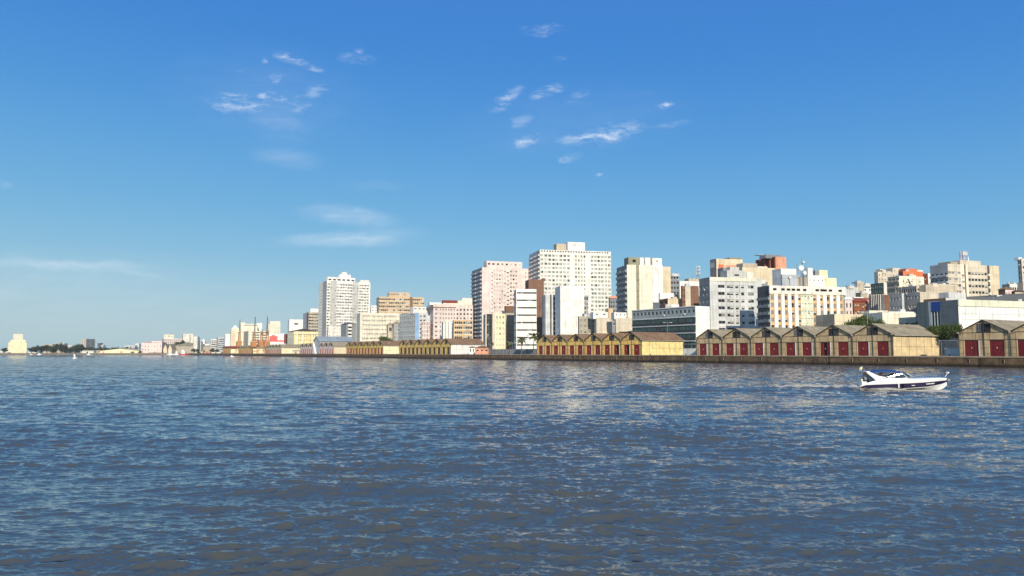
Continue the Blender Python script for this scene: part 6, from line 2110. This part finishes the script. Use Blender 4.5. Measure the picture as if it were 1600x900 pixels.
    put(1.15, -.6, .84, 1.2, 'person in dark blue top sitting on the stern seat', W('bluegrey'), dk)
    put(1.2, .35, .88, -.2, 'person in grey top sitting at the stern, half hidden', W('grey'), dk)


motor_boat()


def small_boat(px, ywl, wpx, label, mast=0., name='small_boat', hm=None, cat='boat', Z=None, househ=1.1, group=None):
    Z = Z or CAMH * F / (ywl - 551)
    p = at(px, 551, Z); ln = wpx / F * Z
    r = empty(name, (p.x - ln / 2, Z, 0), 0, label, cat, group)
    hm = hm or WHT
    bw = ln * .16; fz = ln * .13
    mb = MB(); secs_ = []
    for s in (-1, 1):
        secs = [[(0, 0, -.2), (0, s * bw * .8, .0), (0, s * bw * .9, fz * .8)], [(ln * .5, 0, -.25), (ln * .5, s * bw * .95, 0), (ln * .5, s * bw, fz * .85)], [(ln * .85, 0, -.1), (ln * .85, s * bw * .4, .1), (ln * .85, s * bw * .65, fz * 1.1)], [(ln, 0, fz * .6), (ln, s * .03, fz * .8), (ln, s * .04, fz * 1.3)]]
        if s > 0: secs = secs[::-1]
        loft(mb, secs, [hm, hm])
    mb.face([(0, bw * .9, fz * .8), (0, bw * .8, 0), (0, 0, -.2), (0, -bw * .8, 0), (0, -bw * .9, fz * .8)], hm)
    mb.build('hull', r)
    mb = MB(); mb.face([(0, -bw * .9, fz * .79), (ln * .5, -bw, fz * .84), (ln * .85, -bw * .65, fz * 1.09), (ln, 0, fz * 1.28), (ln * .85, bw * .65, fz * 1.09), (ln * .5, bw, fz * .84), (0, bw * .9, fz * .79)], W('stone')); mb.build('deck', r)
    h = ln * .2 * househ
    mb = MB(); mb.box(ln * .25, ln * .6, -bw * .6, bw * .6, fz * .82, fz * .82 + h, WHT); mb.box(ln * .27, ln * .5, -bw * .45, bw * .45, fz * .82 + h, fz * .82 + h * 1.45, WHT); mb.build('cabin', r)
    mb = MB()
    for k in range(3): mb.box(ln * (.28 + .1 * k), ln * (.34 + .1 * k), -bw * .6 - .03, -bw * .6 - .005, fz * .82 + h * .5, fz * .82 + h * .8, M_GLASS)
    mb.build('cabin_window', r)
    if mast:
        mb = MB(); mb.tube((ln * .45, 0, fz), (ln * .45, 0, mast), .16, W('offwhite'), 5, .08); mb.tube((ln * .45, 0, mast * .8), (ln * .9, 0, fz * 1.3), .05, M_METAL, 4); mb.build('mast', r)
    return r


small_boat(117.5, 560.0, 7.5, 'small white boat alone on the far left water', househ=2.6)
small_boat(363, 557.8, 7, 'tiny white boat on the water before the far yellow warehouses', househ=1.0)
small_boat(267, 0, 11, 'white moored vessel, leftmost of the three before the long dark roof', 15, 'moored_vessel', None, 'ship', Z=1288, househ=1.5)
small_boat(277, 0, 10, 'white moored vessel with a mast, in the middle of the three', 19, 'moored_vessel', None, 'ship', Z=1284, househ=1.5)
small_boat(288, 0, 16, 'red hulled moored vessel at the right of the white ones', 19, 'moored_vessel', mat('boat_red', (.45, .05, .04), rough=.5, var=.1, streak=.1), 'ship', Z=Zq(288, -16), househ=1.3)
small_boat(139, 0, 6.5, 'white moored boat at the far shore left of the yellow gabled warehouse', 0, 'moored_vessel', None, 'boat', Z=1290, househ=1.2)
small_boat(62, 0, 7, 'white low boat moored before the dark trees on the far shore', 0, 'moored_vessel', None, 'boat', Z=1288, househ=.8)
small_boat(49, 0, 4.5, 'short white boat moored right of the silo', 0, 'moored_vessel', None, 'boat', Z=1290, househ=.8)


# ---- low sheds and containers along the far shore
def hut(px0, px1, ytop, Z, wall, roofm, label, name='shed', gab=1.2, dep=9):
    a, b_ = at(px0, 551, Z), at(px1, 551, Z)
    w_ = b_.x - a.x; h = at(px0, ytop, Z).z - QH
    gz = QH
    r = empty(name, (a.x, Z, gz), 0, label, name.replace('_', ' '))
    e = max(1.5, h - gab)
    mb = MB(); m = W(wall)
    mb.face([(0, 0, -.1), (w_, 0, -.1), (w_, 0, e), (0, 0, e)], m); mb.face([(w_, 0, -.1), (w_, dep, -.1), (w_, dep, e), (w_, dep / 2, h), (w_, 0, e)], m)
    mb.face([(0, dep, -.1), (0, 0, -.1), (0, 0, e), (0, dep / 2, h), (0, dep, e)], m); mb.face([(w_, dep, -.1), (0, dep, -.1), (0, dep, e), (w_, dep, e)], m); mb.build('wall', r)
    mb = MB(); mb.face([(-.4, -.4, e - .05), (w_ + .4, -.4, e - .05), (w_ + .4, dep / 2, h + .1), (-.4, dep / 2, h + .1)], W(roofm)); mb.face([(-.4, dep / 2, h + .1), (w_ + .4, dep / 2, h + .1), (w_ + .4, dep + .4, e - .05), (-.4, dep + .4, e - .05)], W(roofm)); mb.build('roof', r)
    mb = MB(); mb.box(w_ * .4, w_ * .55, -.08, -.01, 0, min(e * .8, 2.6), W('darkbrown')); mb.build('door', r)


hut(44, 56, 551, 1318, 'white', 'whitecap', 'long white low shed at the water edge under the dark trees')
hut(128, 146, 547.5, 1316, 'offwhite', 'stone', 'off white boat shed left of the yellow gabled warehouse')
hut(306, 317, 547.5, Zq(312, 14), 'stone', 'roofgrey', 'stone coloured low hut before the long dark roof')
hut(319, 328, 549, Zq(323, 10), 'salmon', 'salmon', 'small red orange hut at the water edge near the moored vessels')
hut(330, 345, 550, Zq(340, 9), 'offwhite', 'cream', 'low cream shed left of the farthest yellow warehouse')
hut(232, 252, 550.5, 1306, 'stone', 'stone', 'low stone coloured shed before the pale pink factory')
hut(447, 456, 545.5, Zq(450, 14), 'cream', 'cream', 'cream gatehouse beside the classical customs house')
hut(457, 468, 546.5, Zq(462, 12), 'sand', 'stone', 'sand coloured low shed in front of the customs house')
hut(0, 12, 551, 1322, 'palegrey', 'coolgrey', 'pale grey low shed at the extreme left of the far shore')

# ------------------------------------------------------------------ light river haze
hm = bpy.data.materials.new('river_haze')
hm.use_nodes = True
hn = hm.node_tree
hn.nodes.clear()
pv = N(hn, 'ShaderNodeVolumePrincipled')
pv.inputs['Color'].default_value = (.86, .92, 1, 1)
pv.inputs['Density'].default_value = .00006
ho = N(hn, 'ShaderNodeOutputMaterial')
hn.links.new(pv.outputs[0], ho.inputs['Volume'])
hb = MB()
hb.box(-4000, 4000, -400, 2600, -4, 130, hm)
tag(hb.build('haze'), kind='stuff')
